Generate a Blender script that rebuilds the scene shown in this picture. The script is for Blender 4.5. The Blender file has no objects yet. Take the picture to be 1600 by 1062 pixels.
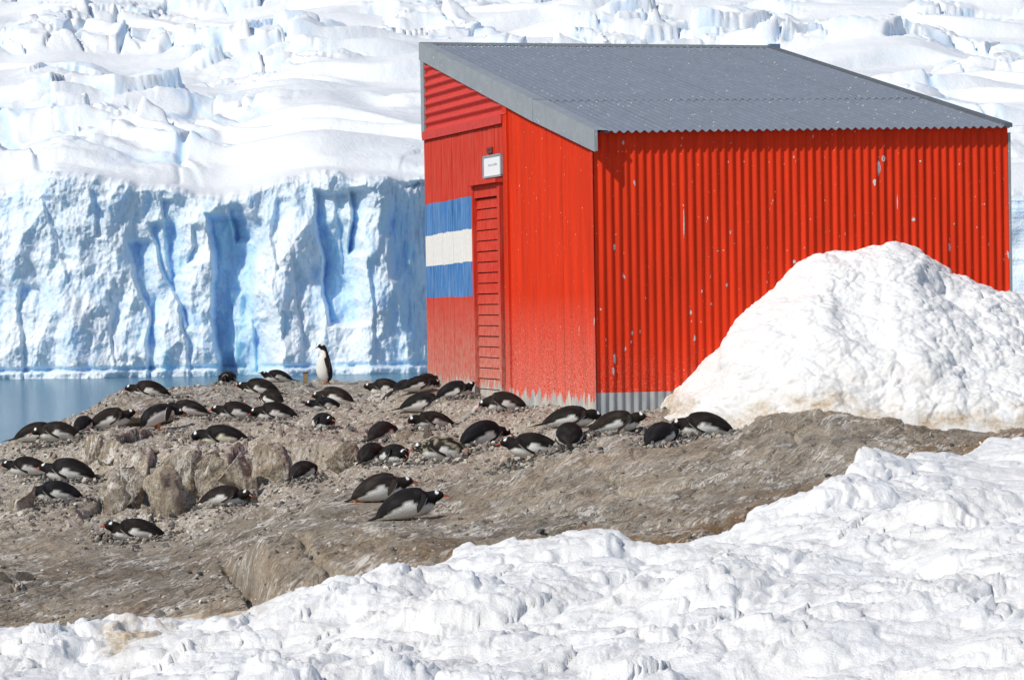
import bpy, math, random
import numpy as np
from mathutils import Matrix, Vector

random.seed(7)
rng = np.random.default_rng(11)
scene = bpy.context.scene
COL = scene.collection

# ------------------------------------------------------------------ camera
F = 4000.0            # focal length in photograph pixels (photo is 1600 wide)
CX, CY = 800.0, 531.0
CAM = np.array([0.0, 0.0, 8.0])      # the sea is z = 0
PITCH = math.atan(61.0 / F)
ROLL = -0.0157
cam_data = bpy.data.cameras.new('camera')
cam = bpy.data.objects.new('camera', cam_data)
COL.objects.link(cam)
cam_data.sensor_width = 36.0
cam_data.lens = F / 1600.0 * 36.0
cam_data.clip_start = 0.5
cam_data.clip_end = 12000
RM = Matrix.Rotation(math.pi / 2 - PITCH, 4, 'X') @ Matrix.Rotation(ROLL, 4, 'Z')
cam.matrix_world = Matrix.Translation(Vector(CAM)) @ RM
scene.camera = cam
R3 = np.array(RM.to_3x3())

# ------------------------------------------------------------------ light
SUN_EL = math.radians(43)
SUN_AZ = math.atan2(-0.76, -0.65)          # direction towards the sun: left and a little behind us
sun_vec = Vector((math.sin(SUN_AZ) * math.cos(SUN_EL), math.cos(SUN_AZ) * math.cos(SUN_EL), math.sin(SUN_EL)))
world = bpy.data.worlds.new('World')
scene.world = world
world.use_nodes = True
wn = world.node_tree
bg = wn.nodes['Background']
sky = wn.nodes.new('ShaderNodeTexSky')
sky.sky_type = 'NISHITA'
sky.sun_disc = False
sky.sun_elevation = SUN_EL
sky.sun_rotation = SUN_AZ % (2 * math.pi)
sky.air_density = 0.9
sky.dust_density = 0.6
wn.links.new(sky.outputs[0], bg.inputs[0])
bg.inputs[1].default_value = 0.12
sl = bpy.data.lights.new('sun', 'SUN')
sl.energy = 3.65
sl.angle = math.radians(0.5)
sl.color = (1.0, 0.95, 0.86)
so = bpy.data.objects.new('sun', sl)
so.rotation_euler = sun_vec.to_track_quat('Z', 'Y').to_euler()
so.location = (-20, -20, 40)
COL.objects.link(so)
scene.view_settings.view_transform = 'Standard'
scene.view_settings.look = 'None'
scene.view_settings.exposure = 0.0
scene.view_settings.gamma = 1.0
scene.view_settings.use_curve_mapping = False

# ------------------------------------------------------------------ pixel maths
def ray(px, py):
    d = R3 @ np.array([(px - CX) / F, -(py - CY) / F, -1.0])
    return d

def at(px, py, D):
    """world point seen at photo pixel (px,py) whose distance ahead is D"""
    d = ray(px, py)
    return CAM + d * (D / d[1])

# ------------------------------------------------------------------ noise
def _h(ix, iy, iz, seed):
    with np.errstate(over='ignore'):
        n = (ix.astype(np.uint32) * np.uint32(374761393) + iy.astype(np.uint32) * np.uint32(668265263)
             + iz.astype(np.uint32) * np.uint32(2147483647) + np.uint32((seed * 974634777) & 0xffffffff))
        n = (n ^ (n >> np.uint32(13))) * np.uint32(1274126177)
        n = n ^ (n >> np.uint32(16))
        n = n * np.uint32(2246822519)
        n = n ^ (n >> np.uint32(15))
    return n

def _r(ix, iy, iz, seed):
    return (_h(ix, iy, iz, seed) & np.uint32(0xffffff)).astype(np.float32) / np.float32(0xffffff)

def noise(x, y, z=0.0, seed=0):
    """gradient-like smooth value noise in -1..1"""
    x, y, z = np.broadcast_arrays(np.float32(x), np.float32(y), np.float32(z))
    xi, yi, zi = np.floor(x), np.floor(y), np.floor(z)
    fx, fy, fz = x - xi, y - yi, z - zi
    xi, yi, zi = xi.astype(np.int64), yi.astype(np.int64), zi.astype(np.int64)
    u = fx * fx * fx * (fx * (fx * 6 - 15) + 10)
    v = fy * fy * fy * (fy * (fy * 6 - 15) + 10)
    w = fz * fz * fz * (fz * (fz * 6 - 15) + 10)
    flat = not np.any(fz)
    res = 0
    for dz in ((0,) if flat else (0, 1)):
        for dy in (0, 1):
            for dx in (0, 1):
                h = _h(xi + dx, yi + dy, zi + dz, seed)
                a = (h & np.uint32(0xffff)).astype(np.float32) * np.float32(2 * math.pi / 65535)
                c = ((h >> np.uint32(16)).astype(np.float32) / 32767.5 - 1)
                s = np.sqrt(np.maximum(0, 1 - c * c)) if not flat else 1.0
                g = np.cos(a) * s * (fx - dx) + np.sin(a) * s * (fy - dy)
                if not flat:
                    g = g + c * (fz - dz)
                res = res + g * (u if dx else 1 - u) * (v if dy else 1 - v) * (1.0 if flat else (w if dz else 1 - w))
    return res * 1.5

def fbm(x, y, z=0.0, seed=0, octv=4, gain=0.5, lac=2.03):
    a, t = 1.0, 0
    for i in range(octv):
        t = t + a * noise(x, y, z, seed + i * 17)
        x, y, z = np.asarray(x) * lac, np.asarray(y) * lac, np.asarray(z) * lac
        a *= gain
    return t

def ridged(x, y, z=0.0, seed=0, octv=4, gain=0.5):
    a, t = 1.0, 0
    for i in range(octv):
        t = t + a * (1 - 2 * np.abs(noise(x, y, z, seed + i * 31)))
        x, y, z = np.asarray(x) * 2.07, np.asarray(y) * 2.07, np.asarray(z) * 2.07
        a *= gain
    return t

def worley(x, y, seed=0, jit=0.9):
    """2D cells: F1, F2, cell random a, cell random b, offset to the cell's point"""
    x = np.asarray(x, np.float32); y = np.asarray(y, np.float32)
    xi = np.floor(x).astype(np.int64); yi = np.floor(y).astype(np.int64)
    z0 = np.zeros_like(xi)
    f1 = np.full(x.shape, 9.0, np.float32); f2 = f1.copy()
    ra = np.zeros_like(f1); rb = np.zeros_like(f1); ox = np.zeros_like(f1); oy = np.zeros_like(f1)
    for dy in (-1, 0, 1):
        for dx in (-1, 0, 1):
            cx, cy = xi + dx, yi + dy
            px = cx + 0.5 + jit * (_r(cx, cy, z0, seed) - 0.5)
            py = cy + 0.5 + jit * (_r(cx, cy, z0 + 1, seed) - 0.5)
            ex, ey = x - px, y - py
            d = np.sqrt(ex * ex + ey * ey)
            near = d < f1
            f2 = np.where(near, f1, np.minimum(f2, d))
            f1 = np.where(near, d, f1)
            ra = np.where(near, _r(cx, cy, z0 + 2, seed), ra)
            rb = np.where(near, _r(cx, cy, z0 + 3, seed), rb)
            ox = np.where(near, ex, ox); oy = np.where(near, ey, oy)
    return f1, f2, ra, rb, ox, oy

def sstep(a, b, x):
    t = np.clip((x - a) / (b - a), 0, 1)
    return t * t * (3 - 2 * t)

# ------------------------------------------------------------------ object helpers
def mesh_np(name, verts, faces, mats=None, smooth=True, mat_idx=None):
    """faces: (n,4) or (n,3) int array"""
    verts = np.asarray(verts, np.float32).reshape(-1, 3)
    faces = np.asarray(faces, np.int32)
    me = bpy.data.meshes.new(name)
    me.vertices.add(len(verts))
    me.vertices.foreach_set('co', verts.ravel())
    k = faces.shape[1]
    me.loops.add(faces.size)
    me.loops.foreach_set('vertex_index', faces.ravel())
    me.polygons.add(len(faces))
    me.polygons.foreach_set('loop_start', np.arange(0, faces.size, k, dtype=np.int32))
    if mat_idx is not None:
        me.polygons.foreach_set('material_index', np.asarray(mat_idx, np.int32))
    me.update(calc_edges=True)
    me.polygons.foreach_set('use_smooth', np.full(len(faces), smooth, dtype=bool))
    for m in (mats if isinstance(mats, (list, tuple)) else [mats]):
        if m: me.materials.append(m)
    return me

def grid_faces(nr, nc, wrap=False):
    i = np.arange(nr - 1)[:, None]; j = np.arange(nc if wrap else nc - 1)[None, :]
    a = i * nc + j; b = i * nc + (j + 1) % nc
    return np.stack([a, b, b + nc, a + nc], -1).reshape(-1, 4)

def add_attr(me, name, vals):
    at_ = me.attributes.new(name, 'FLOAT', 'POINT')
    at_.data.foreach_set('value', np.asarray(vals, np.float32).ravel())

def add_col(me, vals, name='tint'):
    c = me.color_attributes.new(name, 'FLOAT_COLOR', 'POINT')
    v = np.ones((len(me.vertices), 4), np.float32); v[:, :3] = vals
    c.data.foreach_set('color', v.ravel())

def tag(o, label=None, category=None, group=None, kind=None):
    if label: o['label'] = label
    if category: o['category'] = category
    if group: o['group'] = group
    if kind: o['kind'] = kind
    return o

def link(name, me, parent=None, loc=None):
    o = bpy.data.objects.new(name, me)
    COL.objects.link(o)
    if parent is not None: o.parent = parent
    if loc is not None: o.location = loc
    return o

def empty(name, loc):
    o = bpy.data.objects.new(name, None)
    o.empty_display_size = 0.2
    o.location = Vector([float(c) for c in loc])
    COL.objects.link(o)
    return o

def wloc(o):
    v = Vector((0, 0, 0))
    while o is not None:
        v = v + o.location; o = o.parent
    return np.array(v)

def part(name, verts, faces, mats, parent, smooth=False, mat_idx=None):
    """verts in world coordinates; the part's origin sits on its parent's"""
    v = np.asarray(verts, float).reshape(-1, 3) - wloc(parent)
    fs = [list(f) for f in faces]
    me = bpy.data.meshes.new(name)
    me.from_pydata([tuple(q) for q in v], [], fs)
    for m in (mats if isinstance(mats, (list, tuple)) else [mats]): me.materials.append(m)
    if mat_idx is not None: me.polygons.foreach_set('material_index', mat_idx)
    me.polygons.foreach_set('use_smooth', [smooth] * len(fs))
    me.update()
    return link(name, me, parent)

def slab(q, n, t):
    """box from quad q (4 world points, counter-clockwise from outside), pushed out by t along n"""
    q = [np.asarray(p, float) for p in q]; n = np.asarray(n, float)
    v = [p for p in q] + [p + n * t for p in q]
    f = [[0, 3, 2, 1], [4, 5, 6, 7], [0, 1, 5, 4], [1, 2, 6, 5], [2, 3, 7, 6], [3, 0, 4, 7]]
    return v, f

# ------------------------------------------------------------------ material helpers
class NT:
    def __init__(s, name):
        s.m = bpy.data.materials.new(name); s.m.use_nodes = True
        s.t = s.m.node_tree; s.b = s.t.nodes['Principled BSDF']
    def n(s, typ, **kw):
        nd = s.t.nodes.new('ShaderNode' + typ)
        for k, v in kw.items(): setattr(nd, k, v)
        return nd
    def put(s, sock, v):
        if hasattr(v, 'is_linked') or hasattr(v, 'links'): s.t.links.new(v, sock)
        elif v is not None: sock.default_value = v
    def pos(s): return s.n('NewGeometry').outputs['Position']
    def mapping(s, vec, scale=(1, 1, 1), rot=(0, 0, 0), loc=(0, 0, 0)):
        m = s.n('Mapping'); s.put(m.inputs['Vector'], vec)
        m.inputs['Scale'].default_value = scale; m.inputs['Rotation'].default_value = rot
        m.inputs['Location'].default_value = loc
        return m.outputs[0]
    def noise(s, vec, scale, detail=4, rough=0.55, dist=0.0):
        m = s.n('TexNoise'); s.put(m.inputs['Vector'], vec)
        m.inputs['Scale'].default_value = scale; m.inputs['Detail'].default_value = detail
        m.inputs['Roughness'].default_value = rough; m.inputs['Distortion'].default_value = dist
        return m.outputs['Fac']
    def voro(s, vec, scale, feature='F1', out='Distance'):
        m = s.n('TexVoronoi', feature=feature); s.put(m.inputs['Vector'], vec)
        m.inputs['Scale'].default_value = scale
        return m.outputs[out]
    def ramp(s, fac, *stops):
        r = s.n('ValToRGB'); s.put(r.inputs[0], fac)
        e = r.color_ramp.elements
        while len(e) < len(stops): e.new(0.5)
        for i, (p, c) in enumerate(stops):
            e[i].position = p
            c = (c, c, c) if isinstance(c, (int, float)) else c
            e[i].color = (*c, 1)
        return r.outputs[0]
    def mix(s, fac, a, b, mode='MIX'):
        m = s.n('Mix', data_type='RGBA', blend_type=mode)
        s.put(m.inputs[0], fac)
        for sock, v in ((m.inputs[6], a), (m.inputs[7], b)):
            if isinstance(v, tuple): v = (*v, 1) if len(v) == 3 else v
            s.put(sock, v)
        return m.outputs[2]
    def math(s, op, a, b=None, c=None, clamp=False):
        m = s.n('Math', operation=op, use_clamp=clamp)
        s.put(m.inputs[0], a); s.put(m.inputs[1], b)
        if c is not None: s.put(m.inputs[2], c)
        return m.outputs[0]
    def sep(s, vec):
        m = s.n('SeparateXYZ'); s.put(m.inputs[0], vec); return m.outputs
    def mrange(s, v, a, b, c=0.0, d=1.0):
        m = s.n('MapRange'); s.put(m.inputs[0], v)
        for i, q in enumerate((a, b, c, d)): s.put(m.inputs[i + 1], q)
        return m.outputs[0]
    def attr(s, name, out='Fac'):
        a = s.n('Attribute', attribute_name=name); return a.outputs[out]
    def bump(s, h, strength=0.5, dist=0.02, normal=None):
        b = s.n('Bump'); s.put(b.inputs['Height'], h)
        b.inputs['Strength'].default_value = strength; b.inputs['Distance'].default_value = dist
        if normal is not None: s.put(b.inputs['Normal'], normal)
        return b.outputs[0]
    def out(s, color=None, rough=None, normal=None, metal=None, spec=None):
        s.put(s.b.inputs['Base Color'], (*color, 1) if isinstance(color, tuple) and len(color) == 3 else color)
        s.put(s.b.inputs['Roughness'], rough); s.put(s.b.inputs['Normal'], normal)
        s.put(s.b.inputs['Metallic'], metal); s.put(s.b.inputs['Specular IOR Level'], spec)
        return s.m

def m_snow(name, dirt=0.0, scale=1.0):
    t = NT(name); p = t.pos()
    n1 = t.noise(p, 3.0 * scale, 5, 0.6)
    col = t.ramp(n1, (0.3, (0.725, 0.73, 0.735)), (0.7, (0.79, 0.785, 0.775)))
    dn = t.noise(t.mapping(p, (1, 0.6, 1.6)), 2.2, 6, 0.7)
    if dirt:
        a = t.attr('dirt')
        f = t.math('MULTIPLY', a, t.ramp(dn, (0.40, 0.0), (0.58, 1.0)))
        d2 = t.ramp(t.noise(p, 22, 4, 0.7), (0.25, (0.30, 0.20, 0.10)), (0.5, (0.50, 0.41, 0.30)), (0.75, (0.70, 0.66, 0.60)))
        col = t.mix(t.math('MULTIPLY', f, dirt), col, d2)
        sp = t.ramp(t.noise(p, 45, 3, 0.7), (0.66, 0.0), (0.72, 1.0))
        col = t.mix(t.math('MULTIPLY', t.math('MULTIPLY', sp, a), 0.6), col, (0.30, 0.22, 0.15))
    h = t.math('ADD', t.noise(p, 30, 4, 0.7), t.math('MULTIPLY', t.noise(p, 110, 2, 0.6), 0.4))
    t.b.inputs['Subsurface Weight'].default_value = 0.0
    return t.out(col, 0.62, t.bump(h, 0.55, 0.02), spec=0.25)

def m_ice(name, big=1.0, bs=0.55):
    t = NT(name); p = t.pos()
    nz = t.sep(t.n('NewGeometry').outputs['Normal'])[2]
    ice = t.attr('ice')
    n1 = t.noise(t.mapping(p, (1, 1, 0.6)), 0.12, 6, 0.6)
    snow = (0.765, 0.78, 0.795)
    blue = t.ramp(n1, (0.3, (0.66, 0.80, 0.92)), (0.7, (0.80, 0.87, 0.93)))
    deep = (0.44, 0.70, 0.96)  # blue of fractured ice, with the blue shade of hollows painted in
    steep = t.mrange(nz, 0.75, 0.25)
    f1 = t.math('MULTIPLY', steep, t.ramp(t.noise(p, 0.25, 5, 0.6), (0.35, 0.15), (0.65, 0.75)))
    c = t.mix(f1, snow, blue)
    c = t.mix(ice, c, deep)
    h = t.math('ADD', t.noise(t.mapping(p, (1, 1, 0.5)), 0.5, 6, 0.65), t.math('MULTIPLY', t.noise(p, 2.2, 4, 0.65), 0.35))
    # light that soaks into the tinted faces comes back blue
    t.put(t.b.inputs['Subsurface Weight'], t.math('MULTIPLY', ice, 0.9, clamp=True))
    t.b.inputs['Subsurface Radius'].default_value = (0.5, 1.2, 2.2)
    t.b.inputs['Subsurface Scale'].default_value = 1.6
    return t.out(c, 0.6, t.bump(h, bs, 0.8 * big), spec=0.3)

def m_rock(name, tint=(1, 1, 1), colony=None, guano=0.5):
    t = NT(name); p = t.pos()
    sp = t.mapping(t.mapping(p, rot=(0, 0, 0.42)), (3.4, 0.40, 1.3))
    base = t.ramp(t.noise(p, 1.3, 8, 0.65), (0.30, (0.24, 0.195, 0.142)), (0.5, (0.42, 0.35, 0.262)), (0.72, (0.57, 0.49, 0.385)))
    fine = t.ramp(t.noise(t.mapping(p, (1, 0.5, 1.5)), 26, 5, 0.7), (0.28, 0.42), (0.55, 1.0), (0.75, 1.35))
    c = t.mix(0.85, base, fine, 'MULTIPLY')
    c = t.mix(1.0, c, t.ramp(t.noise(t.mapping(p, (1, 0.6, 1), loc=(4, 4, 4)), 0.42, 3, 0.55), (0.36, 0.70), (0.62, 1.12)), 'MULTIPLY')
    warm = t.ramp(t.noise(p, 0.8, 4, 0.6), (0.5, 0.0), (0.66, 0.4))
    c = t.mix(warm, c, (0.40, 0.29, 0.195))
    grey = t.ramp(t.noise(t.mapping(p, loc=(5, 3, 1)), 2.3, 5, 0.6), (0.48, 0.0), (0.66, 0.6))
    c = t.mix(grey, c, (0.34, 0.32, 0.285))
    # cracks
    cr = t.ramp(t.noise(sp, 4.0, 6, 0.7, 0.6), (0.46, 1.0), (0.495, 0.25), (0.53, 1.0))
    crm = t.ramp(t.noise(p, 1.7, 3, 0.5), (0.38, 0.1), (0.55, 1.0))
    c = t.mix(crm, c, t.mix(1.0, c, cr, 'MULTIPLY'))
    # guano: pale veins that follow the grain of the rock, and splashes
    v1 = t.math('MAXIMUM', t.ramp(t.noise(sp, 1.2, 5, 0.62, 0.4), (0.476, 0.0), (0.492, 1.0), (0.508, 1.0), (0.524, 0.0)), t.ramp(t.noise(t.mapping(sp, loc=(7, 1, 3)), 3.1, 4, 0.6, 0.3), (0.478, 0.0), (0.494, 1.0), (0.506, 1.0), (0.522, 0.0)))
    v1m = t.ramp(t.noise(t.mapping(p, (1, 0.5, 1), loc=(9, 2, 4)), 2.6, 4, 0.65), (0.47, 0.0), (0.57, 1.0))
    v2 = t.ramp(t.noise(t.mapping(sp, (1, 1, 1.5)), 7, 6, 0.75, 0.3), (0.62, 0.0), (0.70, 1.0))
    v = t.math('MAXIMUM', t.math('MULTIPLY', v1, v1m), t.math('MULTIPLY', v2, t.ramp(t.noise(t.mapping(p, loc=(3, 3, 9)), 1.9, 4, 0.6), (0.42, 0.1), (0.58, 0.9))))
    if colony:
        a = t.attr('colony')
        v3 = t.ramp(t.noise(t.mapping(p, (1, 0.5, 1.2)), 20, 6, 0.78, 1.0), (0.50, 0.0), (0.62, 1.0))
        v = t.math('MAXIMUM', v, t.math('MULTIPLY', v3, a))
        c = t.mix(t.math('MULTIPLY', a, 0.5), c, (0.37, 0.31, 0.24))
        rd = t.ramp(t.noise(t.mapping(p, loc=(2, 8, 5)), 6, 5, 0.7), (0.62, 0.0), (0.70, 0.4))
        c = t.mix(t.math('MULTIPLY', rd, a), c, (0.36, 0.13, 0.08))
        e = t.attr('edge')
        oc = t.ramp(t.noise(p, 30, 5, 0.75), (0.35, (0.14, 0.075, 0.03)), (0.55, (0.30, 0.17, 0.07)), (0.7, (0.45, 0.33, 0.2)))
        c = t.mix(t.math('MULTIPLY', e, t.ramp(t.noise(p, 3.5, 5, 0.7), (0.38, 0.1), (0.58, 0.95))), c, oc)
    c = t.mix(t.math('MULTIPLY', v, guano), c, (0.80, 0.75, 0.68))
    if tint != (1, 1, 1): c = t.mix(1.0, c, tint, 'MULTIPLY')
    h = t.math('ADD', t.noise(sp, 7, 7, 0.7), t.math('MULTIPLY', t.noise(p, 50, 4, 0.7), 0.35))
    return t.out(c, 0.85, t.bump(h, 1.0, 0.05), spec=0.2)

def m_plain(name, color, rough=0.5, metal=0.0, var=0.15, scale=30):
    t = NT(name); p = t.pos()
    c = t.mix(1.0, color, t.ramp(t.noise(p, scale, 4, 0.6), (0.3, 1 - var), (0.7, 1 + var)), 'MULTIPLY')
    return t.out(c, rough, metal=metal, spec=0.4)

def m_paint(name, color, kind):
    """worn paint; kind: 'long' wall, 'gable' sheets, 'wood'"""
    t = NT(name); p = t.pos(); z = t.sep(p)[2]
    st = t.mapping(p, (1, 1, 0.10))
    c = t.mix(1.0, color, t.ramp(t.noise(st, 9 if kind != 'wood' else 26, 5, 0.6), (0.3, 0.80), (0.7, 1.12)), 'MULTIPLY')
    grey = t.ramp(t.noise(t.mapping(p, (1, 1, 0.25)), 14, 5, 0.6), (0.3, (0.27, 0.29, 0.31)), (0.7, (0.42, 0.43, 0.43)))
    if kind == 'long':
        z0 = t.mrange(z, GB + 0.205, GB + 0.212)
        fade = t.mrange(z, GB + 0.26, GB + 0.75, 1, 0)
        spk = t.ramp(t.noise(p, 60, 4, 0.75), (0.52, 0.0), (0.68, 1.0))
        c = t.mix(t.math('MULTIPLY', t.math('MULTIPLY', fade, spk), 0.55), c, (0.60, 0.36, 0.30))
        chips = t.ramp(t.noise(t.mapping(p, (1, 1, 0.45)), 8.0, 3, 0.6), (0.695, 0.0), (0.705, 1.0))
        c = t.mix(chips, c, (0.42, 0.42, 0.44))
        sp2 = t.ramp(t.noise(t.mapping(p, (1, 1, 0.7)), 34, 2, 0.5), (0.735, 0.0), (0.755, 0.8))
        c = t.mix(sp2, c, (0.62, 0.50, 0.46))
        c = t.mix(z0, grey, c)
    elif kind == 'gable':
        rag = t.math('MULTIPLY', t.noise(t.mapping(p, (1, 1, 0.12)), 7, 5, 0.7), 0.75)
        edge = t.math('SUBTRACT', z, t.math('ADD', rag, GB - 0.25))
        z0 = t.mrange(edge, 0.0, 0.03)
        fade = t.mrange(z, GB + 0.25, GB + 1.25, 1, 0)
        spk = t.ramp(t.noise(p, 75, 5, 0.8), (0.44, 0.0), (0.62, 1.0))
        c = t.mix(t.math('MULTIPLY', t.math('MULTIPLY', fade, spk), 0.75), c, (0.66, 0.40, 0.33))
        chips = t.ramp(t.noise(t.mapping(p, (1, 1, 0.22)), 9.0, 3, 0.6), (0.715, 0.0), (0.73, 1.0))
        c = t.mix(chips, c, (0.45, 0.43, 0.42))
        sp2 = t.ramp(t.noise(p, 40, 2, 0.5), (0.73, 0.0), (0.75, 0.9))
        c = t.mix(sp2, c, (0.65, 0.55, 0.5))
        g2 = t.mix(t.ramp(t.noise(t.mapping(p, (1, 1, 0.2)), 12, 5, 0.7), (0.4, 0.0), (0.6, 0.9)), grey, (0.56, 0.51, 0.42))
        c = t.mix(z0, g2, c)
    else:
        gr = t.ramp(t.noise(t.mapping(p, (1, 1, 0.035)), 70, 4, 0.7), (0.45, 0.0), (0.72, 0.5))
        c = t.mix(gr, c, (0.62, 0.20, 0.16) if kind == 'wood' else (0.5, 0.6, 0.7))
        if kind == 'wood':
            fade = t.mrange(z, GB + 0.3, GB + 1.35, 1, 0)
            spk = t.ramp(t.noise(t.mapping(p, (1, 1, 0.3)), 45, 5, 0.8), (0.36, 0.0), (0.62, 1.0))
            c = t.mix(t.math('MULTIPLY', t.math('MULTIPLY', fade, spk), 0.85), c, (0.50, 0.33, 0.26))
            rag = t.math('MULTIPLY', t.noise(t.mapping(p, (1, 1, 0.06)), 9, 4, 0.7), 0.8)
            z0 = t.mrange(t.math('SUBTRACT', z, t.math('ADD', rag, GB - 0.20)), 0, 0.05)
            c = t.mix(z0, t.mix(t.ramp(t.noise(t.mapping(p, (1, 1, 0.15)), 18, 5, 0.7), (0.4, 0.0), (0.65, 1.0)), (0.36, 0.33, 0.29), (0.55, 0.52, 0.46)), c)
    b = t.bump(t.noise(st, 60, 4, 0.7), 0.25, 0.01)
    return t.out(c, 0.6 if kind in ('long', 'gable') else 0.75, b, spec=0.12)

def m_galv(name, color, spots=0.0, metal=0.15, rough=0.55):
    t = NT(name); p = t.pos()
    c = t.mix(1.0, color, t.ramp(t.noise(t.mapping(p, (1, 1, 1)), 6, 6, 0.65), (0.3, 0.88), (0.7, 1.10)), 'MULTIPLY')
    c = t.mix(t.ramp(t.noise(t.mapping(p, (1, 0.2, 0.5)), 3, 6, 0.7), (0.5, 0.0), (0.75, 0.35)), c, (0.22, 0.24, 0.27))
    if spots:
        s = t.ramp(t.noise(p, 20, 2, 0.5), (0.70, 0.0), (0.715, 1.0))
        s2 = t.ramp(t.noise(p, 55, 2, 0.5), (0.715, 0.0), (0.74, 1.0))
        c = t.mix(t.math('MULTIPLY', t.math('MAXIMUM', s, s2), spots), c, (0.72, 0.72, 0.70))
    return t.out(c, rough, metal=metal, spec=0.4)

def m_vcol(name, rough=0.55, spec=0.3, scale=120, amt=0.15):
    t = NT(name)
    c = t.attr('tint', 'Color')
    p = t.n('TexCoord').outputs['Object']
    c = t.mix(1.0, c, t.ramp(t.noise(p, scale, 3, 0.6), (0.3, 1 - amt), (0.7, 1 + amt)), 'MULTIPLY')
    return t.out(c, rough, t.bump(t.noise(p, scale, 3, 0.6), 0.3, 0.004), spec=spec)

# ------------------------------------------------------------------ ground shape
# depth ahead of the camera for photo pixels on the ground
DCTL = [(0,700,31.5),(0,740,30),(0,785,28.5),(0,850,26),(0,920,22.5),(0,995,19.5),
 (220,620,34.3),(160,650,32.2),(220,672,31.2),(220,710,29.6),(220,760,28.3),(220,843,26.3),(220,920,22),(220,985,19),
 (350,608,36),(350,655,32),(350,697,30),(350,790,27.3),(350,860,24),(350,960,18.7),
 (505,606,38.0),(440,603,37),(505,640,33),(505,672,30.5),(490,748,27.5),(500,800,25),(500,870,21.3),(500,940,18.6),
 (650,612,36),(620,617,34.2),(660,646,30.8),(650,690,28.4),(650,722,27),(650,812,23.7),(650,870,20.8),(650,915,18.5),
 (667,597,32.6),(770,614,30.4),(770,642,29.0),(770,694,27.1),(800,730,26),(790,800,23),(790,870,18.9),
 (935,652,26.7),(935,668,26.3),(900,700,25.5),(935,760,23),(935,855,18.6),
 (1100,665,26.0),(1100,684,25.4),(1100,720,23.8),(1100,780,21),(1100,845,18.8),
 (1300,657,25.2),(1300,680,24),(1300,720,22.3),(1300,785,20.2),
 (1600,668,25),(1600,700,22.5),(1450,672,24.6),
 (0,1062,17),(400,1062,15),(800,1062,12.8),(1200,1062,11.5),(1600,1062,10.5),(1600,850,16),(1200,900,16),(800,950,16.3),(400,1005,17.3)]

def tps_fit(P, v, reg=0.02):
    n = len(P)
    d = np.linalg.norm(P[:, None] - P[None], axis=-1)
    K = np.where(d > 0, d * d * np.log(d + 1e-9), 0) + np.eye(n) * reg
    A = np.zeros((n + 3, n + 3)); A[:n, :n] = K
    A[:n, n] = 1; A[:n, n + 1:] = P; A[n, :n] = 1; A[n + 1:, :n] = P.T
    s = np.linalg.solve(A, np.concatenate([v, np.zeros(3)]))
    return P, s

def tps_eval(fit, X, Y):
    P, s = fit; n = len(P)
    out = s[n] + s[n + 1] * X + s[n + 2] * Y
    for i in range(n):
        r2 = (X - P[i, 0]) ** 2 + (Y - P[i, 1]) ** 2
        out = out + s[i] * 0.5 * r2 * np.log(r2 + 1e-9)
    return out

_w = np.array([at(a, b, c) for a, b, c in DCTL])
_ext = np.array([[3, 34, 6.95], [3, 40, 6.9], [-1, 38, 6.8], [8, 34, 6.8], [9, 27, 6.85], [8, 20, 6.6], [6, 9, 6.45], [-6, 12, 5.6], [-9, 20, 5.3], [-10, 28, 5.3], [-8, 36, 6.0], [0, 4, 6.35], [-4, 5, 6.0], [5, 4, 6.5]])
_w = np.vstack([_w, _ext])
# the fit is made in a plane squeezed along the view so that it is even in the picture
SQ = 0.45
gfit = tps_fit(np.stack([_w[:, 0], _w[:, 1] * SQ], 1), _w[:, 2], 0.06)
_gx = np.linspace(-14, 14, 141); _gy = np.linspace(2, 60, 175)
_GX, _GY = np.meshgrid(_gx, _gy)
_GZ = tps_eval(gfit, _GX, np.minimum(_GY, 42) * SQ)

def bil(X, Y):
    u = np.clip((X + 14) / 28 * 140, 0, 139.999); v = np.clip((Y - 2) / 58 * 174, 0, 173.999)
    i = u.astype(int); j = v.astype(int); a = u - i; b = v - j
    return (_GZ[j, i] * (1 - a) + _GZ[j, i + 1] * a) * (1 - b) + (_GZ[j + 1, i] * (1 - a) + _GZ[j + 1, i + 1] * a) * b

# far shore of the rock (distance at which it falls to the sea), by picture column
SH = np.array([(-1500, 27), (-300, 30), (0, 32.2), (120, 33.2), (180, 35.3), (260, 36.4), (340, 37.5), (440, 39.0), (500, 40.0), (560, 40.0), (640, 39), (800, 40), (2600, 42)])
# picture outline of the near snow's far edge: column, row of its foot, distance
EDGE = np.array([(-400, 1010, 20.0), (0, 985, 19.6), (60, 980, 19.5), (110, 978, 19.5), (160, 988, 19.1), (230, 975, 19.2), (290, 958, 19.2), (330, 972, 18.8), (400, 962, 18.7),
 (450, 945, 18.8), (520, 930, 18.9), (570, 938, 18.6), (640, 936, 18.3), (680, 905, 18.9), (720, 890, 19.0), (800, 868, 19.0), (850, 872, 18.6), (940, 850, 18.7), (990, 862, 18.2),
 (1050, 864, 18.2), (1120, 838, 18.9), (1190, 812, 19.4), (1260, 793, 19.8), (1330, 773, 20.2), (1372, 742, 21.3), (1420, 728, 21.7), (1500, 722, 21.8), (1545, 705, 22.4), (1600, 697, 22.6), (2200, 690, 23.0)], float)

def pxof(X, Y): return CX + F * X / Y

def edge_d(px): return np.interp(px, EDGE[:, 0], EDGE[:, 2])

def colony_mask(px, Y):
    # litter and pebbles: from the left shore to the hut, back of a diagonal line
    dl = np.interp(px, [-400, 0, 200, 420, 560, 700, 860, 1000, 1160, 1300], [27, 26.6, 25.6, 25.8, 25.4, 25.7, 25.2, 25.2, 25.4, 27])
    return sstep(-0.8, 1.0, Y - dl)

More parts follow.
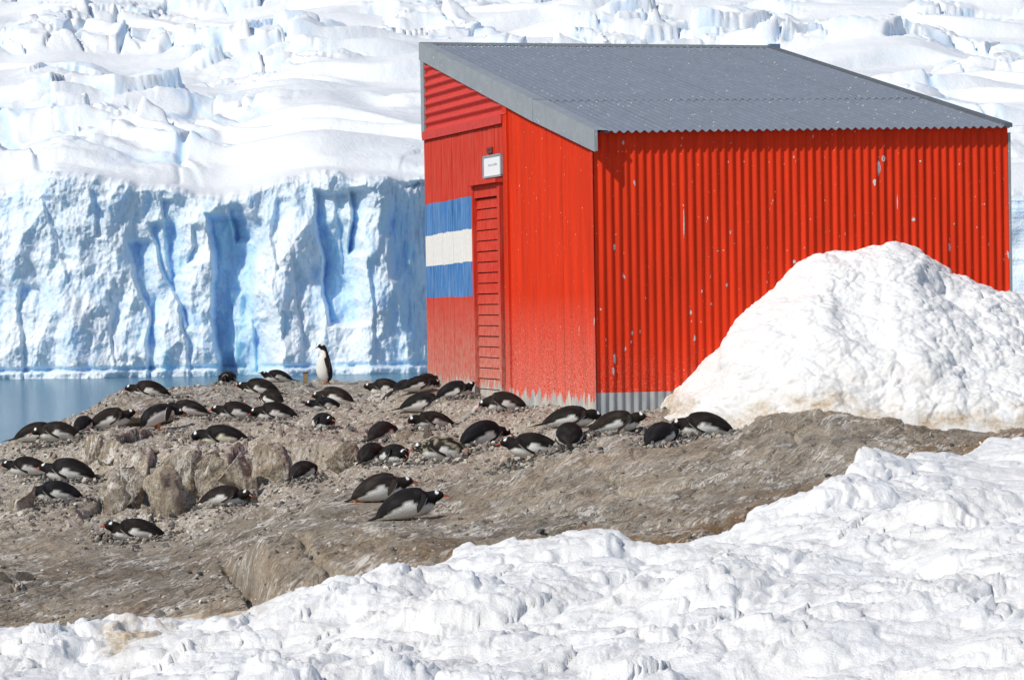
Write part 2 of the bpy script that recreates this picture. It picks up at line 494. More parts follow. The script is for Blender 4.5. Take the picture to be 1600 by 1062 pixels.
def ground_base(X, Y):
    px = pxof(X, Y)
    z = bil(X, Y)
    # whaleback in the foreground: rounded, falls off sharply at its left end
    t = sstep(372, 408, px + 14 * (Y - 20)) * sstep(820, 560, px) * sstep(17.5, 18.8, Y) * sstep(22.6, 20.2, Y)
    z = z + 0.27 * t
    z = z - 0.16 * np.exp(-((px + 14 * (Y - 20) - 374) / 9.0) ** 2) * sstep(18.6, 19.2, Y) * sstep(22.5, 21.2, Y)
    z = z - 0.07 * np.exp(-((px + 30 * (Y - 20) - 455 + 10 * np.sin(Y * 5)) / 7.0) ** 2) * sstep(18.2, 18.6, Y) * sstep(21.0, 20.0, Y)
    t2 = np.exp(-((px - 1275) / 90) ** 2 - ((Y - 25.0) / 0.6) ** 2)
    z = z + 0.07 * t2
    # outcrop step under the far left penguins
    t3 = sstep(130, 185, px) * sstep(300, 200, px) * sstep(31.9, 32.6, Y)
    z = z + 0.03 * t3
    # rocky ledge that steps down towards us
    ld = np.interp(px, [100, 140, 250, 440, 560, 620], [29.8, 29.5, 28.6, 28.3, 28.2, 28.2])
    m = sstep(110, 140, px) * sstep(610, 520, px)
    z = z + m * 0.20 * (sstep(ld - 0.15, ld + 0.15, Y) - 0.5) * sstep(26.8, 27.5, Y) * sstep(31, 30, Y)
    z = z - m * 0.06 * sstep(ld - 0.1, ld - 0.5, Y) * sstep(ld - 2.0, ld - 0.8, Y)
    return z

def ground_detail(X, Y):
    px = pxof(X, Y)
    c, s = math.cos(0.38), math.sin(0.38)
    U = X * c - Y * s; V = X * s + Y * c        # V: along the grain, away to the right
    col = colony_mask(px, Y)
    n = 0.075 * ridged(U * 1.0, V * 0.22, 0, 3, 4, 0.5) * 0.6 + 0.06 * noise(U * 0.9, V * 0.3, 0, 4)
    n = n + 0.030 * fbm(X * 1.1, Y * 0.8, 0, 21, 4, 0.55)
    # broken plates
    f1, f2, ra, rb, ox, oy = worley(U * 1.7 + 0.3 * fbm(X, Y, 0, 5, 3), V * 0.6, 8)
    n = n + (0.03 * (ra - 0.5) * (1 + 1.4 * sstep(650, 350, px) * col) + 0.05 * (ox * (rb - 0.5)) - 0.02 * sstep(0.09, 0.0, f2 - f1)) * 0.8
    led = sstep(60, 140, px) * sstep(600, 500, px) * sstep(26.2, 27.2, Y) * sstep(31.0, 30.0, Y)
    e1, e2, ea, eb, ex_, ey_ = worley(X * 2.6 + 0.2 * noise(X * 3, Y * 2, 0, 15), Y * 1.1, 16)
    n = n + led * (0.16 * (ea - 0.45) + 0.10 * ex_ * (eb - 0.5) - 0.07 * sstep(0.07, 0.0, e2 - e1))
    fs = sstep(450, 800, px) * sstep(26, 24.5, Y)
    q1, q2, qa, qb, qx, qy = worley(U * 0.9 + 0.3 * noise(X, Y, 0, 18), V * 0.33, 19)
    n = n + fs * (0.05 * (qa - 0.5) - 0.035 * sstep(0.035, 0.0, q2 - q1))
    g1, g2, ga, gb, gx, gy = worley(X * 4.6, Y * 3.4, 9)
    n = n + (0.022 * (ga - 0.5) - 0.012 * sstep(0.1, 0.0, g2 - g1)) * (0.35 + 0.9 * col)
    n = n + (0.010 + 0.008 * col) * fbm(X * 9, Y * 7, 0, 44, 3, 0.6)
    return n

# ------------------------------------------------------------------ penguin list: column, foot row, heading, pose ...
# heading: degrees in plan, 0 = right, 90 = away, 180 = left, 270 = towards us
PENG = [
 # px, py, head, pose, yaw(neck), pitch(neck), scale, label
 (60, 690, 12, 'lie', 0, 0, 1.0, 'penguin facing right at the far left shore, half behind its left-facing neighbour'),
 (90, 698, 185, 'lie', 0, -18, 1.0, 'left-facing penguin with red beak down in front of another at the far left shore'),
 (131, 679, 80, 'lie', 0, -10, 0.8, 'small dark rounded back of penguin peeping over the rock by the water at left'),
 (176, 671, 8, 'lie', 0, 12, 1.0, 'penguin stretched towards the right at the water edge, left of the stooping one'),
 (246, 672, 28, 'stoop', -20, -8, 1.0, 'stooping penguin on its feet, tail to the left and white side showing'),
 (292, 650, 176, 'lie', 0, -8, 0.95, 'penguin lying behind the stooping one on the left'),
 (368, 656, 184, 'lie', 0, 4, 1.0, 'left one of two left-facing penguins lying in line below the ridge'),
 (429, 658, 180, 'lie', 0, -14, 1.0, 'right one of two left-facing penguins in line, its orange beak near the ground'),
 (424, 633, 130, 'lie', 0, -10, 0.85, 'grey backed penguin turned away, just behind the right one of two in line'),
 (404, 618, 172, 'lie', 0, 0, 1.0, 'penguin lying just below the ridge with another grey one in front of its tail'),
 (356, 604, 268, 'lie', 0, 6, 0.95, 'round penguin facing the camera on top of the ridge, white ringed eyes'),
 (432, 597, 195, 'lie', 0, 24, 0.8, 'short penguin on the ridge against the water with its head raised to the left'),
 (507, 600, 190, 'stand', 0, 0, 0.98, 'only penguin standing upright, white front, on the ridge against the water'),
 (231, 622, 184, 'lie', 0, 2, 1.0, 'penguin alone on the flat outcrop at the water edge'),
 (346, 698, 187, 'lie', 0, -20, 1.15, 'penguin on top of the broken ledge with yellowish white flank, beak on the ground'),
 (521, 632, 170, 'lie', 0, -4, 0.95, 'brownish penguin lying behind a black one under the standing penguin'),
 (507, 643, 205, 'lie', 0, -10, 0.85, 'black penguin in front of a brownish one under the standing penguin'),
 (505, 673, 292, 'lie', 8, 10, 0.95, 'penguin facing the camera in the middle of the slope, dark face ringed in white'),
 (598, 690, 62, 'lie', 0, -12, 0.95, 'black humped penguin seen from behind, up the slope from the penguin looking at the camera'),
 (581, 726, 70, 'lie', 0, -12, 0.95, 'dark penguin back next to a penguin looking at the camera'),
 (616, 725, 300, 'lie', 0, -6, 0.95, 'grey headed penguin looking at the camera beside a dark back, orange beak down'),
 (692, 722, 183, 'lie', 0, -4, 1.05, 'muddy penguin on the big pebble nest with its red beak towards the left'),
 (757, 697, 38, 'lie', 0, -10, 1.08, 'largest black rounded penguin seen from behind in front of the door'),
 (832, 730, 182, 'lie', 0, -2, 1.05, 'penguin on a rock mound facing left below the door, white flank stripe, red beak'),
 (890, 700, 88, 'lie', 0, -12, 1.05, 'round black back of penguin seen right from behind near the hut corner'),
 (893, 668, 4, 'lie', 0, -14, 1.03, 'penguin facing right against the base of the gable wall near the corner'),
 (965, 678, 6, 'lie', 0, 8, 1.0, 'penguin facing right in front of the bare metal foot of the long wall'),
 (1034, 697, 58, 'lie', 0, -14, 1.0, 'black penguin turned away at the foot of the snow heap, tail to the lower left'),
 (1099, 683, 176, 'lie', 0, -6, 1.05, 'rightmost penguin of the colony, brown back, at the foot of the snow heap'),
 (787, 644, 188, 'lie', 0, -26, 0.92, 'penguin with tucked head and white side stripe below the door'),
 (713, 623, 10, 'lie', 10, 34, 0.84, 'penguin with its head and red beak pointing up beside the hut planks'),
 (662, 648, 2, 'lie', 0, -16, 0.98, 'penguin facing right with orange beak low, half behind one in front of it'),
 (675, 671, 205, 'lie', 0, -12, 0.95, 'penguin with tail to the right lying across the front of a right-facing one'),
 (601, 618, 182, 'lie', 0, 0, 0.92, 'left-facing penguin at the left end of the crowd beside the hut'),
 (633, 607, 60, 'lie', 0, -8, 0.85, 'dark rounded back behind the crowd, left of two by the hut edge'),
 (656, 620, 18, 'lie', 0, -8, 0.84, 'broad backed penguin in the middle of the crowd beside the hut edge'),
 (666, 605, 50, 'lie', 0, -8, 0.78, 'dark rounded back behind the crowd, right of two by the hut edge'),
 (621, 636, 318, 'lie', 8, 4, 0.95, 'penguin with white ringed face turned to us in front of the crowd'),
 (598, 784, 8, 'lie', 0, -2, 1.05, 'penguin lying on its side with wide white belly behind the largest one'),
 (642, 812, 10, 'lie', 0, 4, 1.10, 'nearest penguin, facing right on bare sloping rock with red beak out'),
 (474, 749, 66, 'lie', 0, -12, 0.92, 'black penguin seen from behind between boulders, shadow on its right'),
 (352, 791, 350, 'lie', -34, 0, 0.98, 'penguin under the ledge facing right with its face turned to the camera'),
 (212, 845, 182, 'lie', 0, 8, 1.05, 'lowest penguin at left, facing left alone on its pebble nest'),
 (88, 785, 184, 'lie', 0, -30, 1.0, 'penguin with its head hidden behind the upright stone at left'),
 (42, 743, 184, 'lie', 0, 0, 0.95, 'leftmost penguin of all, nose to tail before another one'),
 (106, 752, 174, 'lie', 0, 4, 1.1, 'penguin behind the leftmost one with long tail pointing right'),
]

def dmap(px, py):
    """distance of the ground seen at a pixel, by marching along the ray"""
    d = ray(px, py); d = d / d[1]
    Ds = np.arange(16, 41, 0.02)
    X = d[0] * Ds; Z = CAM[2] + d[2] * Ds
    g = ground_base(X, Ds)
    hit = np.where(Z < g)[0]
    return Ds[hit[0]] if len(hit) else 36.0

PLOC = []
_dfit = None
_dc = np.array(DCTL, float)
_dfit = tps_fit(np.stack([_dc[:, 0] / 100, _dc[:, 1] / 50], 1), _dc[:, 2], 0.05)
def dguess(px, py): return float(tps_eval(_dfit, np.array(px / 100.), np.array(py / 50.)))
for p in PENG:
    D = min(dguess(p[0], p[1]), float(np.interp(p[0], SH[:, 0], SH[:, 1])) - 0.7)
    D = {(656, 620): 31.3, (666, 605): 31.75, (633, 607): 33.2, (713, 623): 30.2, (787, 644): 28.6}.get(p[:2], D)
    PLOC.append(at(p[0], p[1], D))
PLOC = np.array(PLOC)
BO_XY = []

def ground_z(X, Y):
    X = np.asarray(X, float); Y = np.asarray(Y, float)
    z = ground_base(X, Y) + ground_detail(X, Y)
    # settle the surface to each bird's resting place, with a low rim of nest around it
    for q in PLOC:
        dx = X - q[0]; dy = (Y - q[1])
        r2 = dx * dx / 0.42 ** 2 + dy * dy / 0.55 ** 2
        w = np.exp(-r2 * r2 * 0.9)
        z = z * (1 - w) + (q[2]) * w
    px = pxof(X, Y)
    sh = np.interp(px, SH[:, 0], SH[:, 1])
    over = np.maximum(0, Y - sh + 0.55 + 0.25 * noise(X * 1.2, Y * 0.0 + 3, 0, 77))
    z = z - np.minimum(over * over * 1.1, over * 1.6)
    z = z - 0.45 * sstep(0.3, 1.0, edge_d(px) - Y)       # the rock dips under the snow bank
    # right and left flanks of the ledge also fall to the sea far outside the frame
    z = z - np.maximum(0, np.abs(X) - 16) * 0.8
    return z

# ------------------------------------------------------------------ build ground
M_GROUND = m_rock('bare_rock', colony=True, guano=0.85)
cols = np.concatenate([np.linspace(-2400, -160, 60, endpoint=False), np.arange(-160, 1760, 3.0), np.linspace(1760, 4200, 60)])
rows = np.concatenate([np.linspace(2.5, 17.0, 60, endpoint=False), 17.0 + np.cumsum(np.linspace(0.030, 0.052, 560)) , ])
rows = np.concatenate([rows, np.linspace(rows[-1] + 0.1, 56, 40)])
YY, PXX = np.meshgrid(rows, cols, indexing='ij')
XX = (PXX - CX) / F * YY
ZZ = ground_z(XX, YY)
me = mesh_np('ground', np.stack([XX, YY, ZZ], -1), grid_faces(len(rows), len(cols)), M_GROUND)
add_attr(me, 'colony', colony_mask(PXX, YY) * sstep(1500, 1200, PXX))
add_attr(me, 'edge', sstep(1.9, 0.1, YY - edge_d(PXX)) * (0.35 + 0.65 * sstep(500, 900, PXX)))
tag(link('ground', me), kind='structure')
def gz(x, y): return float(ground_z(np.array([x]), np.array([y]))[0])

# ------------------------------------------------------------------ near snow
M_SNOW = m_snow('snow', dirt=0.85)
def lumps(X, Y, sc, seed):
    f1, f2, ra, rb, ox, oy = worley(X * sc, Y * sc, seed)
    return np.sqrt(np.maximum(0, 1 - (f1 / 0.85) ** 2)) * (0.6 + 0.6 * ra)
cols = np.concatenate([np.linspace(-2400, -120, 40, endpoint=False), np.arange(-120, 1720, 2.9), np.linspace(1720, 4000, 40)])
rows = np.concatenate([np.linspace(1.5, 9.5, 30, endpoint=False), np.linspace(9.5, 23.4, 500)])
YY, PXX = np.meshgrid(rows, cols, indexing='ij')
XX = (PXX - CX) / F * YY
wx = XX + 0.10 * fbm(XX * 2.2, YY * 2.2, 0, 61, 3); wy = YY + 0.10 * fbm(XX * 2.2, YY * 2.2, 0, 62, 3)
de = edge_d(PXX) + 0.16 * fbm(XX * 1.6, YY * 0.3, 0, 63, 3) - YY        # > 0 inside the snow
th = 0.24 * np.clip(de / 0.16, -1, 1) * (de > -0.4)
th = np.where(de > 0, 0.06 + 0.12 * np.sqrt(np.clip(de / 0.30, 0, 1)), 0.06 + 2.2 * de)
a = math.radians(28)
U = wx * math.cos(a) + wy * math.sin(a); V = -wx * math.sin(a) + wy * math.cos(a)
soft = sstep(0.0, 1.2, de)
lum = 0.20 * lumps(U * 0.8, V * 1.25, 1.0, 70) + 0.11 * lumps(U * 0.8, V * 1.25, 2.1, 71) + 0.080 * lumps(wx, wy, 3.6, 72) + 0.03 * lumps(wx + 3, wy, 6.5, 79) + 0.028 * lumps(wx, wy, 11.0, 73) + 0.02 * ridged(U * 1.0, V * 2.2, 0, 74, 3, 0.5) * 0.5
lum = lum + 0.014 * fbm(XX * 8, YY * 8, 0, 75, 4, 0.5) + 0.006 * fbm(XX * 40, YY * 40, 0, 76, 2, 0.6)
rough_mask = 0.7 + 0.45 * fbm(XX * 0.6, YY * 0.5, 0, 78, 2)
ZZ = bil(XX, YY) + th + (lum * np.clip(rough_mask, 0.35, 1.3) - 0.28) * np.where(de > -0.05, 1, 0.2)
XX = XX + 0.03 * fbm(XX * 6, YY * 6, ZZ * 6, 80, 2)
me = mesh_np('snow_bank', np.stack([XX, YY, ZZ], -1), grid_faces(len(rows), len(cols)), M_SNOW)
f1, f2, ra, rb, ox, oy = worley(XX * 0.8, YY * 0.6, 90)
peat = 0
for (qx_, qy_, wx_, wy_) in ((75, 975, 45, .25), (120, 985, 30, .2), (175, 960, 40, .22), (305, 972, 30, .2), (340, 986, 26, .22), (225, 1030, 30, .3), (172, 1050, 22, .3), (15, 985, 22, .25), (400, 1000, 20, .2)):
    qd_ = dguess(qx_, qy_)
    peat = peat + np.exp(-((PXX - qx_) / wx_) ** 2 - ((YY - qd_) / (wy_ * 1.6)) ** 2)
PEAT = 1.9 * np.clip(peat, 0, 1)
add_attr(me, 'dirt', PEAT + np.clip(0.85 * sstep(0.9, 0.0, de) * sstep(700, 250, PXX) + 0.35 * sstep(0.3, 0.0, de) + 0.16, 0, 1))
tag(link('snow_bank', me), 'rough white snow bank sloping across the foreground', 'snow', kind='structure')

# ------------------------------------------------------------------ hut geometry frame
GB = at(935, 645, 26.7)[2]         # ground level at the near corner
PC = at(933, 645, 26.7); PL = at(669.5, 597, 32.3); PR = at(1579, 640, 27.7)
def plane_pt(px, py, A, B, off=0.0):
    """pixel ray meets the vertical plane through A and B, pushed off outwards"""
    e = np.array([B[0] - A[0], B[1] - A[1], 0]); e /= np.linalg.norm(e)
    n = np.array([-e[1], e[0], 0.0])
    if np.dot(n, CAM - A) < 0: n = -n
    d = ray(px, py)
    return CAM + d * (np.dot(A + n * off - CAM, n) / np.dot(d, n))
def gp(px, py, off=0.0): return plane_pt(px, py, PC, PL, off)
def lp(px, py, off=0.0): return plane_pt(px, py, PC, PR, off)
eg = np.array([PL[0] - PC[0], PL[1] - PC[1], 0]); LG = np.linalg.norm(eg); eg /= LG
el = np.array([PR[0] - PC[0], PR[1] - PC[1], 0]); LL = np.linalg.norm(el); el /= LL
ng = np.array([-eg[1], eg[0], 0]); ng = ng if np.dot(ng, CAM - PC) > 0 else -ng
nl = np.array([-el[1], el[0], 0]); nl = nl if np.dot(nl, CAM - PC) > 0 else -nl
UP = np.array([0, 0, 1.0])
hut = empty('metal_hut', (PC[0] + (PR[0] + PL[0] - 2 * PC[0]) / 2, PC[1] + (PR[1] + PL[1] - 2 * PC[1]) / 2, GB - 0.1))
tag(hut, 'red corrugated metal hut with lean-to grey roof, planked door side and painted flag', 'hut')

M_RED_LONG = m_paint('red_paint_long_wall', (0.66, 0.037, 0.008), 'long')
M_RED_GABLE = m_paint('red_paint_gable', (0.63, 0.036, 0.008), 'gable')
M_RED_WOOD = m_paint('red_paint_wood', (0.56, 0.033, 0.014), 'wood')
M_FLAG_BLUE = m_paint('blue_paint', (0.035, 0.165, 0.42), 'flag')
M_FLAG_WHITE = m_plain('white_paint', (0.74, 0.72, 0.68), 0.6, var=0.08, scale=25)
M_RED_SIDING = m_plain('red_paint_siding', (0.56, 0.035, 0.02), 0.55, var=0.12, scale=14)
M_ROOF = m_galv('roof_metal', (0.235, 0.262, 0.305), 0.9, 0.35, 0.45)
M_FLASH = m_galv('flashing_metal', (0.30, 0.325, 0.345), 0.7)
M_DARKM = m_galv('dark_metal', (0.12, 0.13, 0.14), 0.2)
M_INNER = m_plain('dark_lining', (0.05, 0.03, 0.025), 0.9)

def corr_sheet(name, fn, u0, u1, v0, v1, n_rib, amp, mat, nv=2, parent=None, lift=0.0, ph=0.0, thick=0.0):
    """fn(u,v,h) -> world point; ribs run along v; u0..u1 holds n_rib ribs"""
    seg = 8
    us = np.linspace(u0, u1, int(n_rib * seg) + 1)
    vs = np.linspace(v0, v1, nv)
    V = []; Fc = []
    for v in vs:
        for k, u in enumerate(us):
            V.append(fn(u, v, amp * math.cos(2 * math.pi * k / seg + ph) + lift))
    nc = len(us)
    Fc = [list(q) for q in grid_faces(nv, nc)]
    if thick:
        n0 = len(V)
        for v in vs:
            for k, u in enumerate(us):
                V.append(fn(u, v, amp * math.cos(2 * math.pi * k / seg + ph) + lift - thick))
        Fc += [[a + n0 for a in q[::-1]] for q in Fc]
        n1 = len(V)
        V += V[0:nc] + V[n0:n0 + nc]
        for j in range(nc - 1): Fc.append([n1 + j, n1 + j + nc, n1 + j + 1 + nc, n1 + j + 1])
    return part(name, V, Fc, mat, parent or hut, smooth=True)

# long wall: six overlapping sheets, 52 ribs
z_eL = lp(935, 212)[2]; z_eR = lp(1579, 203)[2]
def long_fn(u, v, h):
    zt = z_eL + (z_eR - z_eL) * u + 0.035
    z = (GB - 0.45) + v * (zt - (GB - 0.45))
    p = PC + el * (LL * u) + nl * h
    return np.array([p[0], p[1], z])
NR = 52; seqs = [9, 9, 9, 9, 8, 8]; k = 0
for i, c in enumerate(seqs):
    corr_sheet('wall_sheet', long_fn, k / NR, (k + c) / NR, 0, 1, c, 0.0105, M_RED_LONG, 2, lift=0.003 * (i % 2), thick=0.002)
    k += c
def wall_patch(px, py, w_, h_, seed):
    r_ = random.Random(seed)
    c_ = lp(px, py); s0_ = float(np.dot(c_ - PC, el)); V = [];
    n_ = 14
    for k_ in range(n_):
        a_ = 2 * math.pi * k_ / n_
        rr_ = r_.uniform(0.6, 1.0)
        s_ = s0_ + math.cos(a_) * w_ * rr_ / 2; z_ = c_[2] + math.sin(a_) * h_ * rr_ / 2
        amp_ = 0.0125 * math.cos(2 * math.pi * s_ / LL * NR) + 0.0055
        p_ = PC + el * s_ + nl * amp_
        V.append([p_[0], p_[1], z_])
    part('bare_patch', V, [list(range(n_))], M_BARE, hut)
M_BARE = m_plain('bare_zinc', (0.46, 0.44, 0.44), 0.5, var=0.25, scale=40)
for i_, q_ in enumerate([(1373, 262, .045, .20), (1366, 285, .035, .09), (1380, 248, .05, .08), (1427, 343, .045, .045), (1438, 252, .02, .03), (1068, 350, .012, .34), (1135, 445, .03, .05), (1241, 409, .04, .06),
                         (960, 386, .03, .09), (960, 560, .045, .14), (958, 580, .03, .10), (1096, 455, .02, .04), (988, 520, .025, .06), (1000, 518, .02, .05), (986, 534, .03, .04), (1402, 316, .008, .20), (1105, 341, .012, .05),
                         (1121, 392, .03, .015), (1130, 391, .02, .012), (946, 531, .02, .04), (1490, 350, .01, .03), (1335, 337, .015, .03)]):
    wall_patch(*q_, seed=i_)
# hidden back and right walls, so that the hut is closed from any side
PB = PC + (PR - PC) * np.array([1, 1, 0]) + eg * LG
def wall_fn(A, B, zA, zB, n):
    def f(u, v, h):
        p = A + (B - A) * u + n * h
        zt = zA + (zB - zA) * u
        return np.array([p[0], p[1], (GB - 0.5) + v * (zt - GB + 0.5)])
    return f
z_rL = gp(664, 76)[2]
z_rR = z_rL + 0.06
corr_sheet('rear_wall', wall_fn(PL, PB, z_rL - 0.03, z_rR - 0.03, -nl), 0, 1, 0, 1, 52, 0.0155, M_RED_LONG, 2)
corr_sheet('right_wall', wall_fn(PR, PB, z_eR - 0.04, z_rR - 0.04, -ng), 0, 1, 0, 1, 60, 0.0155, M_RED_LONG, 2)

# gable: roofline height above any point of the gable wall, from its picture outline
def gs(p): return float(np.dot(np.asarray(p) - PC, eg))
zg0 = gp(933, 214)[2]; sL = LG
def groof(s): return zg0 + (z_rL - zg0) * s / sL
def gpt(s, z, off=0.0):
    p = PC + eg * s + ng * off
    return np.array([p[0], p[1], z])
s_cor = gs(gp(797, 400))          # where sheets end and planks begin
def gab_fn(u, v, h):
    s = u
    return gpt(s, (GB - 0.45) + v * (groof(s) - 0.03 - (GB - 0.45)), h)
nr_g = 32; k = 0
for c in (11, 11, 10):
    corr_sheet('gable_sheet', gab_fn, s_cor * k / nr_g, s_cor * (k + c) / nr_g, 0, 1, c, 0.0065, M_RED_GABLE, 2, lift=0.002 * (k % 2), thick=0.002)
    k += c
# corner trim where the two walls meet
v, f = slab([gpt(-0.018, GB - 0.4, 0.012), gpt(0.05, GB - 0.4, 0.012), gpt(0.05, zg0 - 0.03, 0.012), gpt(-0.018, zg0 - 0.03, 0.012)], ng, 0.006)
part('corner_trim', v, f, M_RED_GABLE, hut)
# post between sheets and planks
s_post = gs(gp(791.5, 400))
v, f = slab([gpt(s_cor - 0.02, GB - 0.3, 0.0), gpt(s_post, GB - 0.3, 0.0), gpt(s_post, groof(s_post) - 0.05, 0.0), gpt(s_cor - 0.02, groof(s_cor) - 0.05, 0.0)], ng, 0.03)
part('post', v, f, M_RED_GABLE, hut)

# horizontal siding in the upper corner
z_trim_l = gp(664, 210)[2]; z_trim_r = gp(797, 180)[2]; z_tr = (z_trim_l + z_trim_r) / 2 + 0.02
s_far = LG - 0.01
n_r = 9; seg = 8; rows_z = np.linspace(z_tr, groof(s_far) - 0.02, n_r * seg + 1)
V = []; Fc = []
for k2, z in enumerate(rows_z):
    s_lim = (z + 0.02 - zg0) / (z_rL - zg0) * sL        # the roofline meets this height here
    s_a = max(s_cor - 0.02, s_lim)
    h = 0.018 * math.cos(2 * math.pi * k2 / seg) + 0.02
    for t_ in (0, 1): V.append(gpt(s_a + (s_far - s_a) * t_, z, h))
for k2 in range(len(rows_z) - 1): Fc.append([2 * k2, 2 * k2 + 1, 2 * k2 + 3, 2 * k2 + 2])
part('gable_siding', V, Fc, M_RED_SIDING, hut, smooth=True)
v, f = slab([gpt(gs(gp(789, 185)), z_tr - 0.10, 0.03), gpt(LG - 0.06, z_tr - 0.10, 0.03), gpt(LG - 0.06, z_tr + 0.005, 0.03), gpt(gs(gp(789, 185)), z_tr + 0.005, 0.03)], ng, 0.022)
part('trim_board', v, f, M_RED_SIDING, hut)

# vertical planks with the flag painted across them
z_dtop = gp(768, 286)[2]
s_dr = gs(gp(790, 400)); s_dl = gs(gp(746, 400))
zf = [gp(705, y)[2] for y in (312.5, 362, 412, 463.5)]
def stripe_z(i, s):
    a_ = gs(gp(667, 400)); b_ = gs(gp(744, 400))
    t_ = (s - a_) / (b_ - a_)
    L_ = [(320, 305), (369, 356), (417, 407), (466, 462)][i]
    return gp(667, L_[0])[2] * (1 - t_) + gp(744, L_[1])[2] * t_
s_fa = gs(gp(666.5, 400)); s_fb = gs(gp(744.5, 400))
edges = [s_post + 0.004]
while edges[-1] < LG - 0.06:
    edges.append(edges[-1] + random.choice([0.135, 0.15, 0.17, 0.20, 0.24]))
edges[-1] = LG - 0.015
# put plank joints at the door sides
edges = sorted([edges[0]] + [e_ for e_ in edges[1:] if abs(e_ - s_dl) > 0.07 and abs(e_ - s_dr) > 0.05] + [s_dl])
for a_, b_ in zip(edges[:-1], edges[1:]):
    gap = 0.005
    s0, s1 = a_ + gap, b_ - gap
    zb = GB - 0.3 if a_ >= s_dl - 1e-4 else z_dtop + 0.02
    ztop = z_tr - 0.05
    off = random.uniform(0.012, 0.019)
    infl = s0 < s_fa - 0.02 and a_ >= s_dl - 1e-4
    smid = (s0 + s1) / 2
    cuts = [zb] + ([stripe_z(i, smid) + random.uniform(-0.008, 0.008) for i in (3, 2, 1, 0)] if infl else []) + [ztop]
    V = []; Fc = []; MI = []
    for z in cuts:
        for (s, o_) in ((s0, 0.0), (s0, off - 0.004), (s0 + 0.006, off), (s1 - 0.006, off), (s1, off - 0.004), (s1, 0.0)):
            zz = z
            if infl and z not in (zb, ztop): zz = z + (stripe_z(0, s) - stripe_z(0, smid))
            V.append(gpt(s, zz, o_))
    for i in range(len(cuts) - 1):
        for j in range(5):
            Fc.append([i * 6 + j, i * 6 + j + 1, (i + 1) * 6 + j + 1, (i + 1) * 6 + j])
            MI.append([0, 1, 2, 1, 0][i] if infl else 0)
    n_ = (len(cuts) - 1) * 6
    Fc.append([n_, n_ + 1, n_ + 2, n_ + 3, n_ + 4, n_ + 5]); MI.append(0)
    part('plank', V, Fc, [M_RED_WOOD, M_FLAG_BLUE, M_FLAG_WHITE], hut, mat_idx=MI)
# dark lining just behind the planks and sheets
v, f = slab([gpt(s_cor, GB - 0.3, -0.03), gpt(LG - 0.02, GB - 0.3, -0.03), gpt(LG - 0.02, z_tr, -0.03), gpt(s_cor, z_tr, -0.03)], ng, 0.02)
part('lining', v, f, M_INNER, hut)

# door: frame, nineteen cross boards, capped lintel
door = empty('door', (gpt((s_dl + s_dr) / 2, GB - 0.05, 0) - wloc(hut)))
door.parent = hut
z_db = gp(768, 618)[2] - 0.05
jw = 0.085
for (a_, b_) in ((s_dr + 0.004, s_dr + jw), (s_dl - 0.06, s_dl - 0.004)):
    v, f = slab([gpt(a_, z_db, 0.012), gpt(b_, z_db, 0.012), gpt(b_, z_dtop - 0.01, 0.012), gpt(a_, z_dtop - 0.01, 0.012)], ng, 0.055)
    part('door_jamb', v, f, M_RED_WOOD, door)
v, f = slab([gpt(s_dr - 0.01, z_dtop - 0.012, 0.012), gpt(s_dl + 0.03, z_dtop - 0.012, 0.012), gpt(s_dl + 0.03, z_dtop + 0.035, 0.012), gpt(s_dr - 0.01, z_dtop + 0.035, 0.012)], ng, 0.10)
part('lintel', v, f, M_RED_WOOD, door)
v, f = slab([gpt(s_dr + jw, z_dtop - 0.16, 0.014), gpt(s_dl - 0.06, z_dtop - 0.16, 0.014), gpt(s_dl - 0.06, z_dtop - 0.014, 0.014), gpt(s_dr + jw, z_dtop - 0.014, 0.014)], ng, 0.035)
part('top_rail', v, f, M_RED_WOOD, door)
nb = 19
zz = np.linspace(z_db, z_dtop - 0.17, nb + 1)
for i in range(nb):
    o_ = 0.012 + random.uniform(0, 0.006)
    g_ = 0.006
    # each board leans out a little at its foot so that its lower edge throws a line of shade
    A = [gpt(s_dr + jw + 0.004, zz[i] + g_, 0), gpt(s_dl - 0.064, zz[i] + g_, 0), gpt(s_dl - 0.064, zz[i + 1] - g_, 0), gpt(s_dr + jw + 0.004, zz[i + 1] - g_, 0)]
    B = [A[0] + ng * (o_ + 0.012), A[1] + ng * (o_ + 0.012), A[2] + ng * o_, A[3] + ng * o_]
    part('door_board', A + B, [[0, 3, 2, 1], [4, 5, 6, 7], [0, 1, 5, 4], [1, 2, 6, 5], [2, 3, 7, 6], [3, 0, 4, 7]], M_RED_WOOD, door)

# white sign with a metal frame above the door, and a small brown plate
M_SIGN = NT('sign_white'); _p = M_SIGN.pos()
M_SIGN = M_SIGN.out((0.78, 0.79, 0.78), 0.35)
M_PRINT = m_plain('faint_print', (0.50, 0.50, 0.49), 0.5)
q = [gp(756, 277, 0.045), gp(755, 248, 0.045), gp(781, 242, 0.045), gp(782, 272, 0.045)]
s_sa, s_sb = gs(q[3]) , gs(q[0]); z_sa, z_sb = (q[0][2] + q[3][2]) / 2, (q[1][2] + q[2][2]) / 2
sign = empty('notice_sign', gpt((s_sa + s_sb) / 2, z_sa, 0.02) )
tag(sign, 'small white framed notice sign fixed above the hut door', 'sign')
v, f = slab([gpt(s_sa, z_sa, 0.025), gpt(s_sb, z_sa, 0.025), gpt(s_sb, z_sb, 0.025), gpt(s_sa, z_sb, 0.025)], ng, 0.018)
part('sign_panel', v, f, M_SIGN, sign)
fw = 0.022
